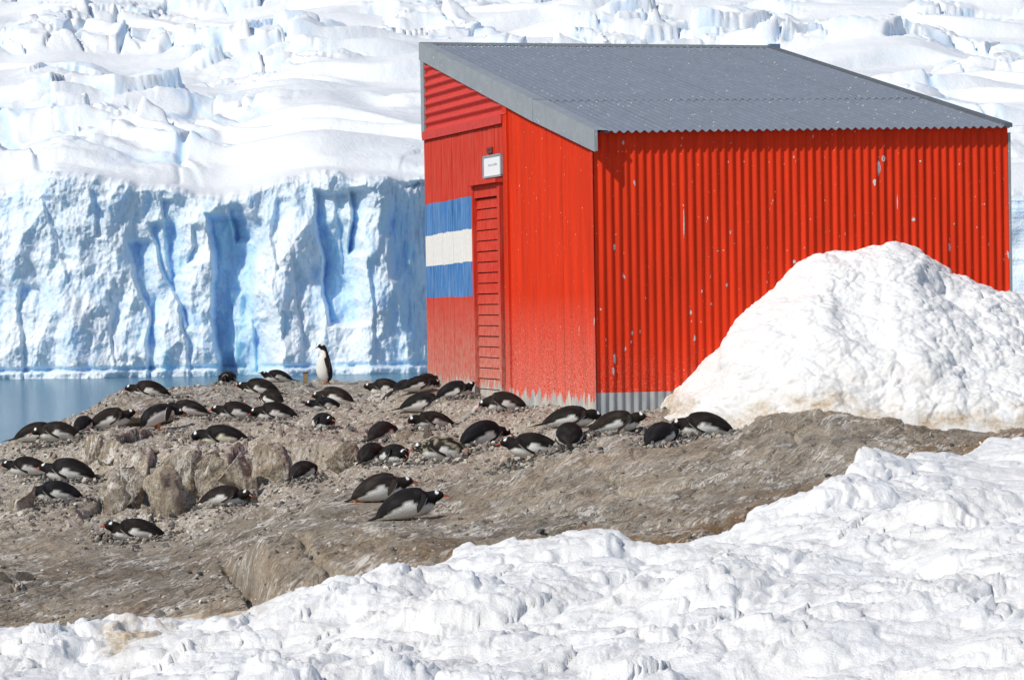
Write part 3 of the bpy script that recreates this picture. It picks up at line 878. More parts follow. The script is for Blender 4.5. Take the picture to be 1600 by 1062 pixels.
for (a_, b_, c_, d_) in ((s_sa - 0.02, s_sb + 0.02, z_sa - fw, z_sa), (s_sa - 0.02, s_sb + 0.02, z_sb, z_sb + fw), (s_sa - 0.045, s_sa, z_sa, z_sb), (s_sb, s_sb + 0.03, z_sa, z_sb)):
    v, f = slab([gpt(a_, c_, 0.024), gpt(b_, c_, 0.024), gpt(b_, d_, 0.024), gpt(a_, d_, 0.024)], ng, 0.028)
    part('sign_frame', v, f, M_FLASH, sign)
V = []; Fc = []
for i in range(9):
    s0 = s_sa + (s_sb - s_sa) * (0.22 + 0.055 * i + (0.03 if i > 4 else 0))
    b0 = z_sa + (z_sb - z_sa) * 0.52; n0 = len(V); hh = random.uniform(0.018, 0.03)
    V += [gpt(s0, b0, 0.046), gpt(s0 + 0.018, b0, 0.046), gpt(s0 + 0.018, b0 + hh, 0.046), gpt(s0, b0 + hh, 0.046)]
    Fc.append([n0, n0 + 1, n0 + 2, n0 + 3])
tag(part('faint_lettering', V, Fc, M_PRINT, sign), kind='stuff')
q = [gp(765, 240), gp(773, 238.5), gp(773, 229.5), gp(765, 231)]
v, f = slab([gpt(gs(q[1]), q[0][2], 0.018), gpt(gs(q[0]), q[0][2], 0.018), gpt(gs(q[0]), q[2][2], 0.018), gpt(gs(q[1]), q[2][2], 0.018)], ng, 0.02)
pl = empty('wall_plate', gpt(gs(q[0]), q[0][2], 0.018))
tag(pl, 'small square brown plate on the planks above the white sign', 'plate')
M_BROWN = m_plain('brown_plate', (0.16, 0.03, 0.015), 0.6)
part('plate', v, f, M_BROWN, pl)
part('slot', *slab([gpt(gs(q[1]) + 0.03, q[0][2] + 0.03, 0.039), gpt(gs(q[0]) - 0.03, q[0][2] + 0.03, 0.039), gpt(gs(q[0]) - 0.03, q[0][2] + 0.04, 0.039), gpt(gs(q[1]) + 0.03, q[0][2] + 0.04, 0.039)], ng, 0.003), M_INNER, pl)

# roof: two courses of corrugated sheets
E1 = lp(929, 209.5, 0.10); E2 = lp(1582, 201, 0.10)
T1 = gpt(LG + 0.02, z_rL + 0.02, 0.01)
T2 = at(1209, 79.5, PB[1] + 0.03)
def roof_fn(u, v, h):
    A = E1 + (E2 - E1) * u; B = T1 + (T2 - T1) * u
    d1 = E2 - E1; d2 = B - A; n = np.cross(d1, d2); n /= np.linalg.norm(n)
    return A + (B - A) * v + n * (h + 0.02)
vl = 0.31; NRf = 52; k = 0
for c in (9, 9, 9, 9, 8, 8):
    corr_sheet('roof_sheet', roof_fn, k / NRf, (k + c) / NRf, 0, vl + 0.02, c, 0.0135, M_ROOF, 6, lift=0.0015 * (k % 2), thick=0.0015)
    k += c
k = 0
for i, c in enumerate((8, 8, 9, 9, 9, 9)):
    corr_sheet('roof_sheet', roof_fn, k / NRf, (k + c) / NRf, vl + random.uniform(-0.003, 0.003), 1.0, c, 0.0135, M_ROOF, 8, lift=0.006 + 0.0015 * (k % 2), thick=0.0015)
    k += c
# ridge flashing
def tube_box(A, B, up, side, h, w):
    A = np.asarray(A); B = np.asarray(B)
    v = [A, A + side * w, A + side * w + up * h, A + up * h, B, B + side * w, B + side * w + up * h, B + up * h]
    f = [[0, 1, 2, 3], [7, 6, 5, 4], [0, 4, 5, 1], [1, 5, 6, 2], [2, 6, 7, 3], [3, 7, 4, 0]]
    return v, f
rdir = (T2 - T1) / np.linalg.norm(T2 - T1)
v, f = tube_box(T1 + UP * 0.035 - rdir * 0.02, T2 + UP * 0.035 + rdir * 0.03, UP, -nl, 0.035, 0.10)
part('ridge_flashing', v, f, M_FLASH, hut)
v, f = tube_box(T2 - rdir * 0.05 + UP * 0.0, T2 + rdir * 0.09, UP, -nl, 0.09, 0.10)
part('ridge_end_cap', v, f, m_galv('blue_grey_metal', (0.14, 0.22, 0.36)), hut)
# right verge
v, f = tube_box(E2 + UP * 0.015, T2 + UP * 0.015, UP, -rdir, 0.045, 0.09)
part('verge_flashing', v, f, M_DARKM, hut)
# barge boards on the gable: two lengths with a flange folded over the roof
gtop = lambda t: E1 + (T1 - E1) * t
bn = ng
def barge(t0, t1, h0, h1, lift, off):
    A0 = gtop(t0) + UP * (0.055 + lift); A1 = gtop(t1) + UP * (0.055 + lift)
    A0 = A0 + bn * off; A1 = A1 + bn * off
    V = [A0, A1, A1 - UP * h1, A0 - UP * h0]
    V += [p - bn * 0.004 for p in V]
    inn = -bn * 0.17 - UP * 0.002
    V += [A0 + inn, A1 + inn]
    return V, [[0, 1, 2, 3][::-1], [4, 5, 6, 7], [0, 4, 7, 3], [1, 2, 6, 5], [2, 3, 7, 6], [0, 8, 9, 1][::-1], [4, 5, 9, 8]]
ts = 0.30
part('barge_board', *barge(-0.012, ts + 0.004, 0.225, 0.245, 0.0, 0.032), M_FLASH, hut)
part('barge_board', *barge(ts, 1.003, 0.250, 0.215, 0.004, 0.036), M_FLASH, hut)
# folded end of the barge round the eave
Aend = gtop(-0.012) + bn * 0.032 + UP * 0.055
v = [Aend, Aend - UP * 0.225, Aend - UP * 0.215 + rdir * 0.035, Aend + rdir * 0.035]
v += [p + nl * 0.003 for p in v]
part('barge_end', v, [[0, 1, 2, 3], [7, 6, 5, 4], [0, 4, 5, 1], [1, 5, 6, 2], [2, 6, 7, 3], [3, 7, 4, 0]], M_FLASH, hut)
# upright flashing on the far corner of the gable and on the right end of the long wall
z_fb = gp(662, 216)[2]
v, f = slab([gpt(LG - 0.13, z_fb, 0.012), gpt(LG + 0.0, z_fb, 0.012), gpt(LG + 0.0, z_rL + 0.04, 0.012), gpt(LG - 0.13, z_rL + 0.04, 0.012)], ng, 0.03)
part('corner_flashing', v, f, M_FLASH, hut)
def lpt(s, z, off=0.0):
    p = PC + el * s + nl * off
    return np.array([p[0], p[1], z])
v, f = slab([lpt(LL + 0.004, GB - 0.3, -0.03), lpt(LL + 0.03, GB - 0.3, -0.03), lpt(LL + 0.03, z_eR - 0.03, -0.03), lpt(LL + 0.004, z_eR - 0.03, -0.03)], nl, 0.055)
part('corner_flashing', v, f, M_FLASH, hut)

# ------------------------------------------------------------------ snow heap against the long wall
prof = np.array([(960, 672), (1010, 668), (1035, 645), (1060, 612), (1100, 575), (1130, 540), (1142, 510), (1160, 488), (1200, 455), (1240, 425), (1270, 408), (1300, 397), (1350, 393), (1385, 386), (1400, 381), (1430, 390),
                 (1470, 415), (1500, 432), (1530, 448), (1560, 460), (1600, 470), (1660, 480), (1800, 520), (2000, 600), (2200, 680)], float)
NU, NV = 520, 300
pu = np.linspace(985, 2150, NU)
HV = np.zeros((NV, NU, 3))
sv = np.linspace(0, 1, NV)
Dw = np.array([lp(p, 500)[1] if p < 1600 else lp(1600, 500)[1] + (p - 1600) * 0.0012 for p in pu]) + 0.05
zt = np.array([at(p, np.interp(p, prof[:, 0], prof[:, 1]), d)[2] for p, d in zip(pu, Dw)])
Db = np.interp(pu, [985, 1030, 1100, 1200, 1300, 1450, 1600, 1800, 2150], [26.55, 26.3, 25.75, 25.2, 25.0, 24.85, 24.8, 24.7, 24.6])
for j in range(NU):
    D = Db[j] + (Dw[j] - Db[j]) * sv
    X = (pu[j] - CX) / F * D
    HV[:, j, 0] = X; HV[:, j, 1] = D
zb = ground_z(HV[:, :, 0], HV[:, :, 1])
shape = np.sin(np.clip(sv, 0, 1) * math.pi / 2)[:, None] ** 0.85
shape = 0.62 * shape + 0.38 * sv[:, None]
HV[:, :, 2] = (bil(HV[:, :, 0], HV[:, :, 1]) - 0.06) * (1 - shape) + zt[None, :] * shape
# surface normals, then lumps along them
du = np.gradient(HV, axis=1); dv = np.gradient(HV, axis=0)
nn = np.cross(du, dv); nn /= np.linalg.norm(nn, axis=-1, keepdims=True)
X, Y, Z = HV[..., 0], HV[..., 1], HV[..., 2]
uu = X + 0.3 * Y; vv = Z * 1.0 + Y * 0.6
wu = uu + 0.06 * fbm(X * 3, Y * 3, Z * 3, 101, 2); wv = vv + 0.06 * fbm(X * 3, Y * 3, Z * 3, 102, 2)
rt = sstep(3.0, 5.2, X)
disp = (0.10 * fbm(X * 1.3, Y * 1.3, Z * 1.3, 103, 3) + (0.055 + 0.04 * rt) * lumps(wu, wv, 3.4, 104) + (0.036 + 0.018 * rt) * lumps(wu, wv, 8.0, 105)
        + 0.013 * lumps(wu, wv, 19.0, 106) + 0.010 * fbm(X * 26, Y * 26, Z * 26, 107, 2) - 0.04)
fade = sstep(0.0, 0.08, sv)[:, None] * (1 - 0.55 * sstep(0.90, 1.0, sv)[:, None])
HV = HV + nn * (disp * fade)[..., None]
M_HEAP = m_snow('heap_snow', dirt=0.95, scale=1.5)
me = mesh_np('snow_heap', HV, grid_faces(NV, NU), M_HEAP)
hh = (Z - zb)
add_attr(me, 'dirt', np.clip(1.1 * sstep(0.22, 0.02, hh) + 0.14 * sstep(1.0, 0.2, hh) + 0.04, 0, 1))
tag(link('snow_heap', me), 'heap of old lumpy snow against the long red wall, dirty at its foot', 'snow heap')

# ------------------------------------------------------------------ sea
t = NT('sea_water'); p = t.pos()
far = t.sep(p)[1]
w1 = t.noise(t.mapping(p, (1, 2.2, 1)), 0.9, 5, 0.6)
w2 = t.noise(t.mapping(p, (1, 1.6, 1)), 5.0, 4, 0.6)
calm = t.mrange(t.math('ADD', far, t.math('MULTIPLY', t.noise(p, 0.03, 3, 0.5), 60)), 150, 215, 1.0, 0.45)
h = t.math('MULTIPLY', t.math('ADD', w1, t.math('MULTIPLY', w2, 0.35)), calm)
M_SEA = t.out((0.04, 0.15, 0.24), 0.13, t.bump(h, 1.0, 0.55), spec=0.5)
M_SEA.node_tree.nodes['Principled BSDF'].inputs['IOR'].default_value = 1.33
me = mesh_np('sea', [(-3000, -2500, 0), (3000, -2500, 0), (3000, 1400, 0), (-3000, 1400, 0)], np.array([[0, 1, 2, 3]]), M_SEA)
tag(link('sea', me), kind='structure')
me = mesh_np('sea_bed', [(-3000, -2500, -12), (3000, -2500, -12), (3000, 1400, -12), (-3000, 1400, -12)], np.array([[0, 1, 2, 3]]), m_plain('sea_bed', (0.03, 0.05, 0.06), 0.9))
tag(link('sea_bed', me), kind='structure')

# ------------------------------------------------------------------ glacier front
DG = 291.0
TOP = np.array([(-3000, 300), (-400, 285), (-100, 298), (0, 296), (40, 278), (70, 268), (120, 266), (165, 276), (210, 283), (245, 286), (270, 290), (300, 301), (325, 304), (350, 305), (380, 298), (400, 288),
                (430, 275), (470, 268), (505, 266), (545, 270), (575, 276), (600, 278), (665, 281), (900, 290), (1300, 260), (1500, 280), (1600, 300), (2200, 290), (5000, 290)], float)
def px_to_zrow(py, D): return 8.0 + (CY - 61 + 0 - py) / F * D   # level approximation
def cliff_depth(px, py):
    """metres of recess of the cliff face, by picture column and row"""
    wv_ = 5.0 * fbm(px / 46, py / 60, 0, 201, 3)
    P = px + wv_; Q = py + 5.0 * fbm(px / 50, py / 50, 3.3, 202, 3)
    d = 0.0
    def step(path, width, amp, y0, y1, pw=1.0, soft=6):
        path = np.array(path, float)
        x0 = np.interp(Q, path[:, 1], path[:, 0])
        t_ = (P - x0) / width
        prof_ = sstep(0, np.minimum(4.0 / width, 0.2), t_) * np.clip(1 - t_, 0, 1) ** pw
        return amp * prof_ * sstep(y0 - soft, y0 + soft, Q) * sstep(y1 + soft, y1 - soft, Q)
    d = d + step([(188, 350), (191, 376), (204, 423), (229, 478), (223, 580)], 62, 1.7, 366, 600, 1.0)
    d = d + step([(224, 335), (238, 384), (272, 461), (288, 500)], 48, 1.5, 342, 505, 1.1)
    d = d + step([(247, 290), (247, 360), (262, 420)], 50, 1.2, 300, 425, 1.2)
    d = d + step([(262, 430), (275, 480), (290, 540), (292, 590)], 40, 1.1, 470, 600, 1.2)
    d = d + step([(304, 300), (316, 329), (331, 393), (326, 478), (336, 575)], 100, np.interp(Q, [330, 390, 440, 500, 575], [3.4, 5.2, 3.4, 3.8, 4.6]), 328, 610, 0.9)
    d = d + step([(290, 330), (300, 370), (286, 400)], 40, 1.1, 345, 400)
    d = d + step([(350, 312), (355, 340), (357, 368)], 44, 2.3, 316, 366, 0.8)
    d = d - step([(352, 440), (356, 500), (362, 590)], 26, 1.2, 450, 600, 1.0)
    d = d + step([(388, 480), (392, 520), (398, 580)], 36, 0.9, 490, 572)
    d = d + step([(489, 280), (493, 330), (497, 401), (508, 478), (510, 510)], 78, np.interp(Q, [290, 400, 480], [2.0, 3.3, 2.8]), 290, 498, 0.9)
    d = d + step([(545, 278), (545, 330), (539, 388)], 50, 2.5, 288, 386, 0.8)
    d = d + step([(523, 285), (525, 350), (530, 400)], 24, 0.7, 290, 420)
    d = d + step([(23, 430), (22, 470), (30, 520), (30, 590)], 44, 1.0, 436, 600)
    d = d + step([(86, 380), (98, 400), (100, 430)], 30, 0.7, 390, 430)
    d = d + step([(398, 500), (420, 470), (440, 440)], 22, 0.8, 480, 520)
    d = d + step([(455, 400), (462, 470), (470, 520)], 44, 0.9, 400, 540)
    d = d + step([(140, 290), (150, 330), (146, 360)], 40, 0.8, 290, 360, 1.3) + step([(60, 300), (75, 340), (95, 375)], 44, 0.7, 300, 380, 1.3) + step([(165, 440), (170, 500), (178, 560)], 36, 0.7, 445, 560, 1.3)
    d = d + step([(575, 400), (585, 470), (580, 560)], 40, 0.8, 400, 560, 1.2) + step([(425, 300), (418, 360), (430, 400)], 40, 0.8, 300, 410, 1.2)
    # the face turns away towards the right
    x8 = np.interp(Q, [270, 300, 410, 480, 560], [600, 602, 606, 622, 640])
    d = d + (np.clip(P - x8, 0, 110) * 0.115 + 0.5 * sstep(0, 20, P - x8) * ridged(px / 15, py / 110, 0, 245, 3, 0.5)) * sstep(1200, 900, px)
    # bulging buttresses and a lean backwards
    d = d - 2.2 * np.exp(-((P - 445) / 42) ** 2) * sstep(250, 400, Q) - 2.0 * np.exp(-((P - 110) / 80) ** 2) - 1.5 * np.exp(-((P - 575) / 25) ** 2)
    d = d - 1.8 * np.exp(-((P - 255) / 22) ** 2) * sstep(430, 520, Q)
    d = d + 3.4 * sstep(600, 260, py)
    # chiselled facets
    for sc, am, sd in ((75.0, 3.0, 211), (30.0, 1.1, 212), (12.0, 0.26, 213), (6.0, 0.10, 214)):
        qx = px / sc + 0.30 * noise(px / sc, py / sc, 0, sd + 50) + 0.25 * py / sc * (0.6 if sd % 2 else -0.4)
        qy = py / (sc * 1.9) + 0.15 * noise(px / sc, py / sc, 0, sd + 70)
        f1, f2, ra, rb, ox, oy = worley(qx, qy, sd)
        d = d - am * (f1 - 0.5) * 0.9
    d = d + 0.45 * ridged(px / 60, py / 150, 0, 220, 3, 0.45) + 0.09 * fbm(px / 5, py / 9, 0, 221, 3, 0.6)
    return d
cpx = np.concatenate([np.linspace(-3000, -60, 90, endpoint=False), np.arange(-60, 690, 1.35), np.linspace(690, 4600, 220)])
ZT = np.array([at(p, np.interp(p, TOP[:, 0], TOP[:, 1]), DG)[2] for p in cpx])
ZT = ZT + 0.55 * fbm(cpx / 31, cpx * 0 + 0.37, 0, 230, 4, 0.45)
nrw = 250
tv = np.linspace(-0.04, 1, nrw)
Z = tv[:, None] * ZT[None, :]
PXg = np.repeat(cpx[None, :], nrw, 0)
PYg = 582 - (PXg) * 0.0105 - Z * (F / DG)      # picture row used by the feature map
dep = cliff_depth(PXg, PYg)
zw = Z
notch = np.exp(-((zw - 1.0) / 0.25) ** 2) * 0.5 - sstep(0.9, 0.6, zw) * 0.5
notch = notch * sstep(-0.4, 0.5, noise(PXg / 60, PXg * 0, 0, 235) + 0.3)
rnd = np.clip((tv - 0.965) / 0.035, 0, 1)[:, None] ** 2 * 1.5
Yg = DG + dep + notch + rnd
# side bays outside the frame curve towards us a little
Yg = Yg - 0.00002 * np.clip(np.abs(PXg - 600) - 1500, 0, None) ** 2 * 0.2
Xg = (PXg - CX) / F * DG
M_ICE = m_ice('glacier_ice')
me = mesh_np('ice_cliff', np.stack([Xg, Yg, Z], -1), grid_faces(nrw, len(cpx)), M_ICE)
iced_shade = np.clip(0.30 * (dep - 3.4 * sstep(600, 260, PYg)) - 0.15, 0, 0.75) * sstep(280, 330, PYg) * sstep(690, 600, PXg) + 0.45 * np.exp(-((zw - 1.0) / 0.35) ** 2) + 0.10  # blue ice plus painted blue shade, growing with recess depth and at the notch
iced_shade = iced_shade + 0.24 * sstep(0.0, 0.6, fbm(PXg / 40, PYg / 70, 0, 240, 4))
add_attr(me, 'ice', np.clip(iced_shade, 0, 0.8))
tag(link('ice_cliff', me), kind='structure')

# ------------------------------------------------------------------ glacier surface above the front
gpx = np.concatenate([np.linspace(-3000, -40, 70, endpoint=False), np.arange(-40, 1650, 2.3), np.linspace(1650, 4600, 70)])
NRW = 520
tt = np.linspace(0, 1, NRW)
lipY0 = np.interp(gpx, cpx, Yg[-1]); lipYs = DG + 5.0 + 0 * gpx; lipX = np.interp(gpx, cpx, Xg[-1]); lipZ = np.interp(gpx, cpx, Z[-1])
dD = 640 * (0.45 * tt + 0.55 * tt ** 2)                   # distance behind the lip
extra = np.linspace(0, 1, 26)[1:]
dD = np.concatenate([dD, 640 + extra * 2400])
bl = np.exp(-dD / 2.5)[:, None]
Y = (lipY0 * bl + lipYs * (1 - bl)) + dD[:, None]
ANG = lipX / lipY0
X = ANG[None, :] * Y * bl + ((gpx - CX) / F)[None, :] * (DG / (DG + 5.0)) * Y * (1 - bl)
zs_ = np.interp(gpx, cpx, np.convolve(np.pad(ZT, 60, mode='edge'), np.hanning(121) / np.hanning(121).sum(), 'valid'))
base = (lipZ * bl + zs_ * (1 - bl)) + 0.150 * dD[:, None] + 0.00008 * dD[:, None] ** 2
near = sstep(0, 22, dD)[:, None]
wX = X + 10 * fbm(X / 60, Y / 60, 0, 301, 3); wY = Y + 14 * fbm(X / 60, Y / 60, 0, 302, 3)
h = 2.6 * noise(X / 70, Y / 45, 0, 303) + 1.7 * noise(X / 30, Y / 24, 0, 304)
gr = sstep(300, 800, Y)
ms = sstep(-0.15, 0.35, noise(X / 55, Y / 60, 0, 305))                     # where the surface is broken
lay = (wY - 0.30 * wX) / 27.0
fr = lay - np.floor(lay)
saw = sstep(0.0, 0.12, fr) - fr
h = h + (3.2 + 1.6 * gr) * saw * (0.12 + 0.88 * ms)
lay2 = (wY * 0.9 + 0.42 * wX) / 23.0 + 0.4
fr2 = lay2 - np.floor(lay2)
h = h + 2.2 * (sstep(0, 0.13, fr2) - fr2) * sstep(-0.1, 0.4, noise(X / 48, Y / 50, 0, 306))
sc1 = 11.0
f1, f2, ra, rb, ox, oy = worley(wX / sc1, wY / (sc1 * 1.2), 310)
mb = sstep(-0.02, 0.25, noise(X / 36 + 7, Y / 50, 0, 311))
blk = (ra - 0.35) * 6.5 + 5.0 * ox * (rb - 0.5) + 4.0 * oy * (ra - 0.5)
blk = blk * sstep(0.0, 0.12, f2 - f1) - 2.0 * sstep(0.12, 0.0, f2 - f1)
h = h + blk * mb * (0.42 + 0.42 * gr)
f1b, f2b, rab, rbb, oxb, oyb = worley(wX / 5.5, wY / 7.0, 312)
h = h + ((rab - 0.5) * 1.9 + 2.0 * oxb * (rbb - 0.5) - 0.9 * sstep(0.1, 0, f2b - f1b)) * mb * sstep(-0.3, 0.3, noise(X / 25, Y / 25, 0, 313)) * (0.6 + 0.5 * gr)
h = h + 0.35 * fbm(X / 8, Y / 8, 0, 314, 4, 0.6) * (0.35 + mb) + 0.5 * ridged(X / 14, Y / 9, 0, 316, 3, 0.5) * mb
# a smooth snow ramp right behind the front at the left
h = h * near
Z = base + h
Z[0] = lipZ - 0.15
M_SNOWICE = m_ice('glacier_snow', 1.0, 0.30)
me = mesh_np('glacier', np.stack([X, Y, Z], -1), grid_faces(len(dD), len(gpx)), M_SNOWICE)
gy, gx_ = np.gradient(Z)
crev = np.clip(sstep(0.08, 0.0, f2 - f1) * mb * 0.45 + 0.25 * mb * sstep(0.1, 0.4, noise(X / 9, Y / 9, 0, 320)), 0, 0.55)  # crevasse tint: bare blue ice and painted-in blue shade
add_attr(me, 'ice', crev * near)
tag(link('glacier', me), kind='structure')

# ------------------------------------------------------------------ boulders
def ico(sub):
    import bmesh
    bm = bmesh.new(); bmesh.ops.create_icosphere(bm, subdivisions=sub, radius=1.0)
    v = np.array([q.co[:] for q in bm.verts]); f = np.array([[q.index for q in fc.verts] for fc in bm.faces]); bm.free()
    return v, f
ICO1 = ico(1); ICO2 = ico(2); ICO4 = ico(5)
def boulder_verts(seed, cuts=13, rough=0.05):
    r = np.random.default_rng(seed)
    v = ICO4[0].copy()
    for _ in range(cuts):
        n = r.normal(size=3); n[2] *= 0.7; n /= np.linalg.norm(n)
        d = r.uniform(0.34, 0.70)
        s = v @ n
        over = np.maximum(0, s - d)
        v -= n * over[:, None] * 0.93
    q = v * 1.6 + seed
    nn_ = v / np.linalg.norm(v, axis=1, keepdims=True)
    return v + nn_ * (rough * 1.6 * fbm(q[:, 0], q[:, 1], q[:, 2], seed, 4, 0.55))[:, None]
M_BOULD = m_rock('boulder_rock', guano=0.85)
M_BOULD_D = m_rock('dark_stone', tint=(0.42, 0.42, 0.45), guano=0.2)
BOULD = [ # x0,x1,ytop,ybase, dark, tilt, label
 (150, 262, 622, 664, 0, 'rounded pale slab of bedrock at the water edge below the lone penguin'),
 (12, 48, 757, 812, 0, 'pale upright slab of rock at the far left with a penguin behind it'),
 (130, 162, 676, 728, 0, 'upright block at the left end of the ledge, streaked white'),
 (156, 198, 688, 728, 0, 'squat brown block next to the left end of the ledge'),
 (170, 222, 728, 768, 0, 'flat topped slab above the dark crevice at left'),
 (163, 200, 752, 792, 0, 'white crusted rock with a dark stone below, left of the ledge'),
 (226, 282, 728, 792, 0, 'leaning pale slab at the foot of the ledge'),
 (262, 318, 700, 768, 0, 'rounded pale boulder in the middle of the ledge'),
 (306, 356, 706, 775, 0, 'tall smooth boulder of the ledge with fine white streaks'),
 (340, 388, 704, 770, 0, 'tall boulder left of the dark pointed stone'),
 (382, 413, 714, 742, 1, 'dark pointed stone lying against the ledge boulders'),
 (396, 448, 692, 746, 0, 'angular boulder just left of the black humped penguin'),
 (378, 402, 742, 772, 0, 'small pale stone above the penguin with turned face'),
 (438, 520, 690, 726, 0, 'long flat block behind the black humped penguin'),
 (512, 560, 690, 738, 0, 'tan block leaning right of the black humped penguin'),
 (384, 402, 763, 782, 0, 'white guano covered stone in front of the penguin with turned face'),
 (600, 652, 672, 694, 0, 'low tan stone right of the black humped penguin near the big nest'),
 (660, 680, 668, 688, 1, 'dark wedge shaped stone right of the low tan stone'),
 (536, 566, 668, 686, 0, 'pale stone beside the shadow of the penguin that faces the camera'),
 (6, 22, 819, 838, 1, 'small dark stone near the left margin below the slab'),
 (38, 64, 815, 834, 1, 'wider dark stone right of the small one below the slab'),
 (-6, 20, 893, 916, 1, 'dark broken stone at the left margin above the snow'),
 (18, 50, 894, 912, 1, 'dark flat stone in the lower left cluster'),
 (16, 42, 908, 932, 0, 'tilted brown stone in the lower left cluster'),
 (214, 236, 788, 804, 0, 'flat brown stone above the lowest penguin'),
 (55, 80, 738, 758, 0, 'pale stone between the penguins at the far left'),
 (98, 128, 812, 826, 1, 'thin dark stone lying above the lowest penguin to its left'),
 (415, 470, 652, 664, 1, 'low dark stones in front of the two penguins in line'),
]
for i, (x0, x1, y0, y1, dk, lab) in enumerate(BOULD):
    D = dguess((x0 + x1) / 2, y1 - 4)
    c = at((x0 + x1) / 2, y1, D)
    w_ = (x1 - x0) / F * D / 2 * (1.22 if x1 - x0 > 30 else 1.1); hh_ = (y1 - y0) / F * D
    g = gz(c[0], c[1])
    zbase = min(c[2], g) - 0.02
    ztp = at((x0 + x1) / 2, y0, D)[2]
    half = (ztp - zbase) / 2 + 0.06
    v = boulder_verts(40 + i, 13 if not dk else 9, 0.07)
    ext = v.max(0) - v.min(0)
    v = (v - (v.max(0) + v.min(0)) / 2) / (ext / 2)
    v = v * np.array([w_, max(w_ * 0.9, 0.10), half])
    me = mesh_np('boulder', v, ICO4[1], M_BOULD_D if dk else M_BOULD, smooth=True)
    o = link('boulder', me, loc=(c[0], c[1] + w_ * 0.4, ztp - half))
    tag(o, lab, 'boulder' if (x1 - x0) > 30 else 'stone', 'rocks among the penguins')

# wooden stake on the ridge
D = 38.4
c = at(477, 593, D); c2 = at(477, 582, D)
st_w = 7 / F * D
r_ = empty('wooden_stake', (c[0], c[1], c[2] - 0.06))
tag(r_, 'short weathered wooden stake on the ridge, left of the standing penguin', 'stake')
M_STAKE = m_plain('weathered_wood', (0.26, 0.17, 0.09), 0.8, var=0.3, scale=60)
M_STAKE_D = m_plain('dark_wood', (0.06, 0.04, 0.03), 0.8)
v, f = slab([c + np.array([-st_w / 2, 0, -0.08]), c + np.array([st_w / 2, 0, -0.08]), np.array([c[0] + st_w / 2 + 0.008, c[1], c2[2]]), np.array([c[0] - st_w / 2, c[1], c2[2] - 0.008])], (0, 1, 0), 0.05)
part('post', v, f, M_STAKE, r_)
v, f = slab([np.array([c[0] - st_w / 2 - 0.004, c[1] - 0.006, c2[2] - 0.012]), np.array([c[0] + st_w / 2 + 0.012, c[1] - 0.006, c2[2] - 0.004]), np.array([c[0] + st_w / 2 + 0.012, c[1] - 0.006, c2[2] + 0.012]), np.array([c[0] - st_w / 2 - 0.004, c[1] - 0.006, c2[2] + 0.004])], (0, 1, 0), 0.06)
part('cap', v, f, M_STAKE_D, r_)

# ------------------------------------------------------------------ penguins
M_FEATHER = m_vcol('feathers', 0.7, 0.10, 90, 0.22)
M_BEAK = m_vcol('beak_horn', 0.35, 0.5, 60, 0.05)
M_FOOT = m_plain('foot_skin', (0.42, 0.17, 0.08), 0.6)
M_EYE = m_plain('eye_dark', (0.01, 0.008, 0.006), 0.15)
KEYS = {
 'lie': [(-.315, .050, .010, .010), (-.285, .056, .045, .034), (-.225, .080, .088, .074), (-.135, .110, .120, .112), (-.03, .128, .138, .138), (.07, .128, .132, .136),
         (.140, .125, .106, .114), (.185, .134, .076, .086), (.218, .146, .056, .062), (.250, .152, .049, .051), (.284, .150, .042, .042), (.308, .145, .028, .027), (.320, .142, .010, .010)],
 'stand': [(-.055, .030, .012, .012), (-.045, .055, .062, .060), (-.03, .11, .105, .105), (-.005, .20, .128, .130), (.005, .31, .126, .122), (.0, .41, .108, .098),
           (-.005, .475, .080, .072), (-.002, .53, .060, .056), (.004, .57, .051, .050), (.026, .603, .047, .046), (.058, .612, .040, .040), (.083, .606, .026, .026), (.095, .602, .010, .010)],
 'stoop': [(-.20, .060, .012, .012), (-.18, .085, .06, .055), (-.135, .135, .105, .10), (-.06, .185, .122, .122), (.03, .225, .122, .120), (.11, .250, .105, .10),
           (.17, .255, .08, .078), (.215, .250, .060, .060), (.25, .246, .050, .052), (.285, .242, .047, .047), (.317, .236, .040, .040), (.340, .230, .026, .026), (.351, .226, .010, .010)],
}
def catmull(K, n):
    K = np.array(K, float); m = len(K)
    P = np.vstack([2 * K[0] - K[1], K, 2 * K[-1] - K[-2]])
    t = np.linspace(0, m - 1, n); i = np.minimum(t.astype(int), m - 2); u = (t - i)[:, None]
    p0, p1, p2, p3 = P[i], P[i + 1], P[i + 2], P[i + 3]
    return 0.5 * (2 * p1 + (p2 - p0) * u + (2 * p0 - 5 * p1 + 4 * p2 - p3) * u ** 2 + (3 * p1 - p0 - 3 * p2 + p3) * u ** 3), t / (m - 1)

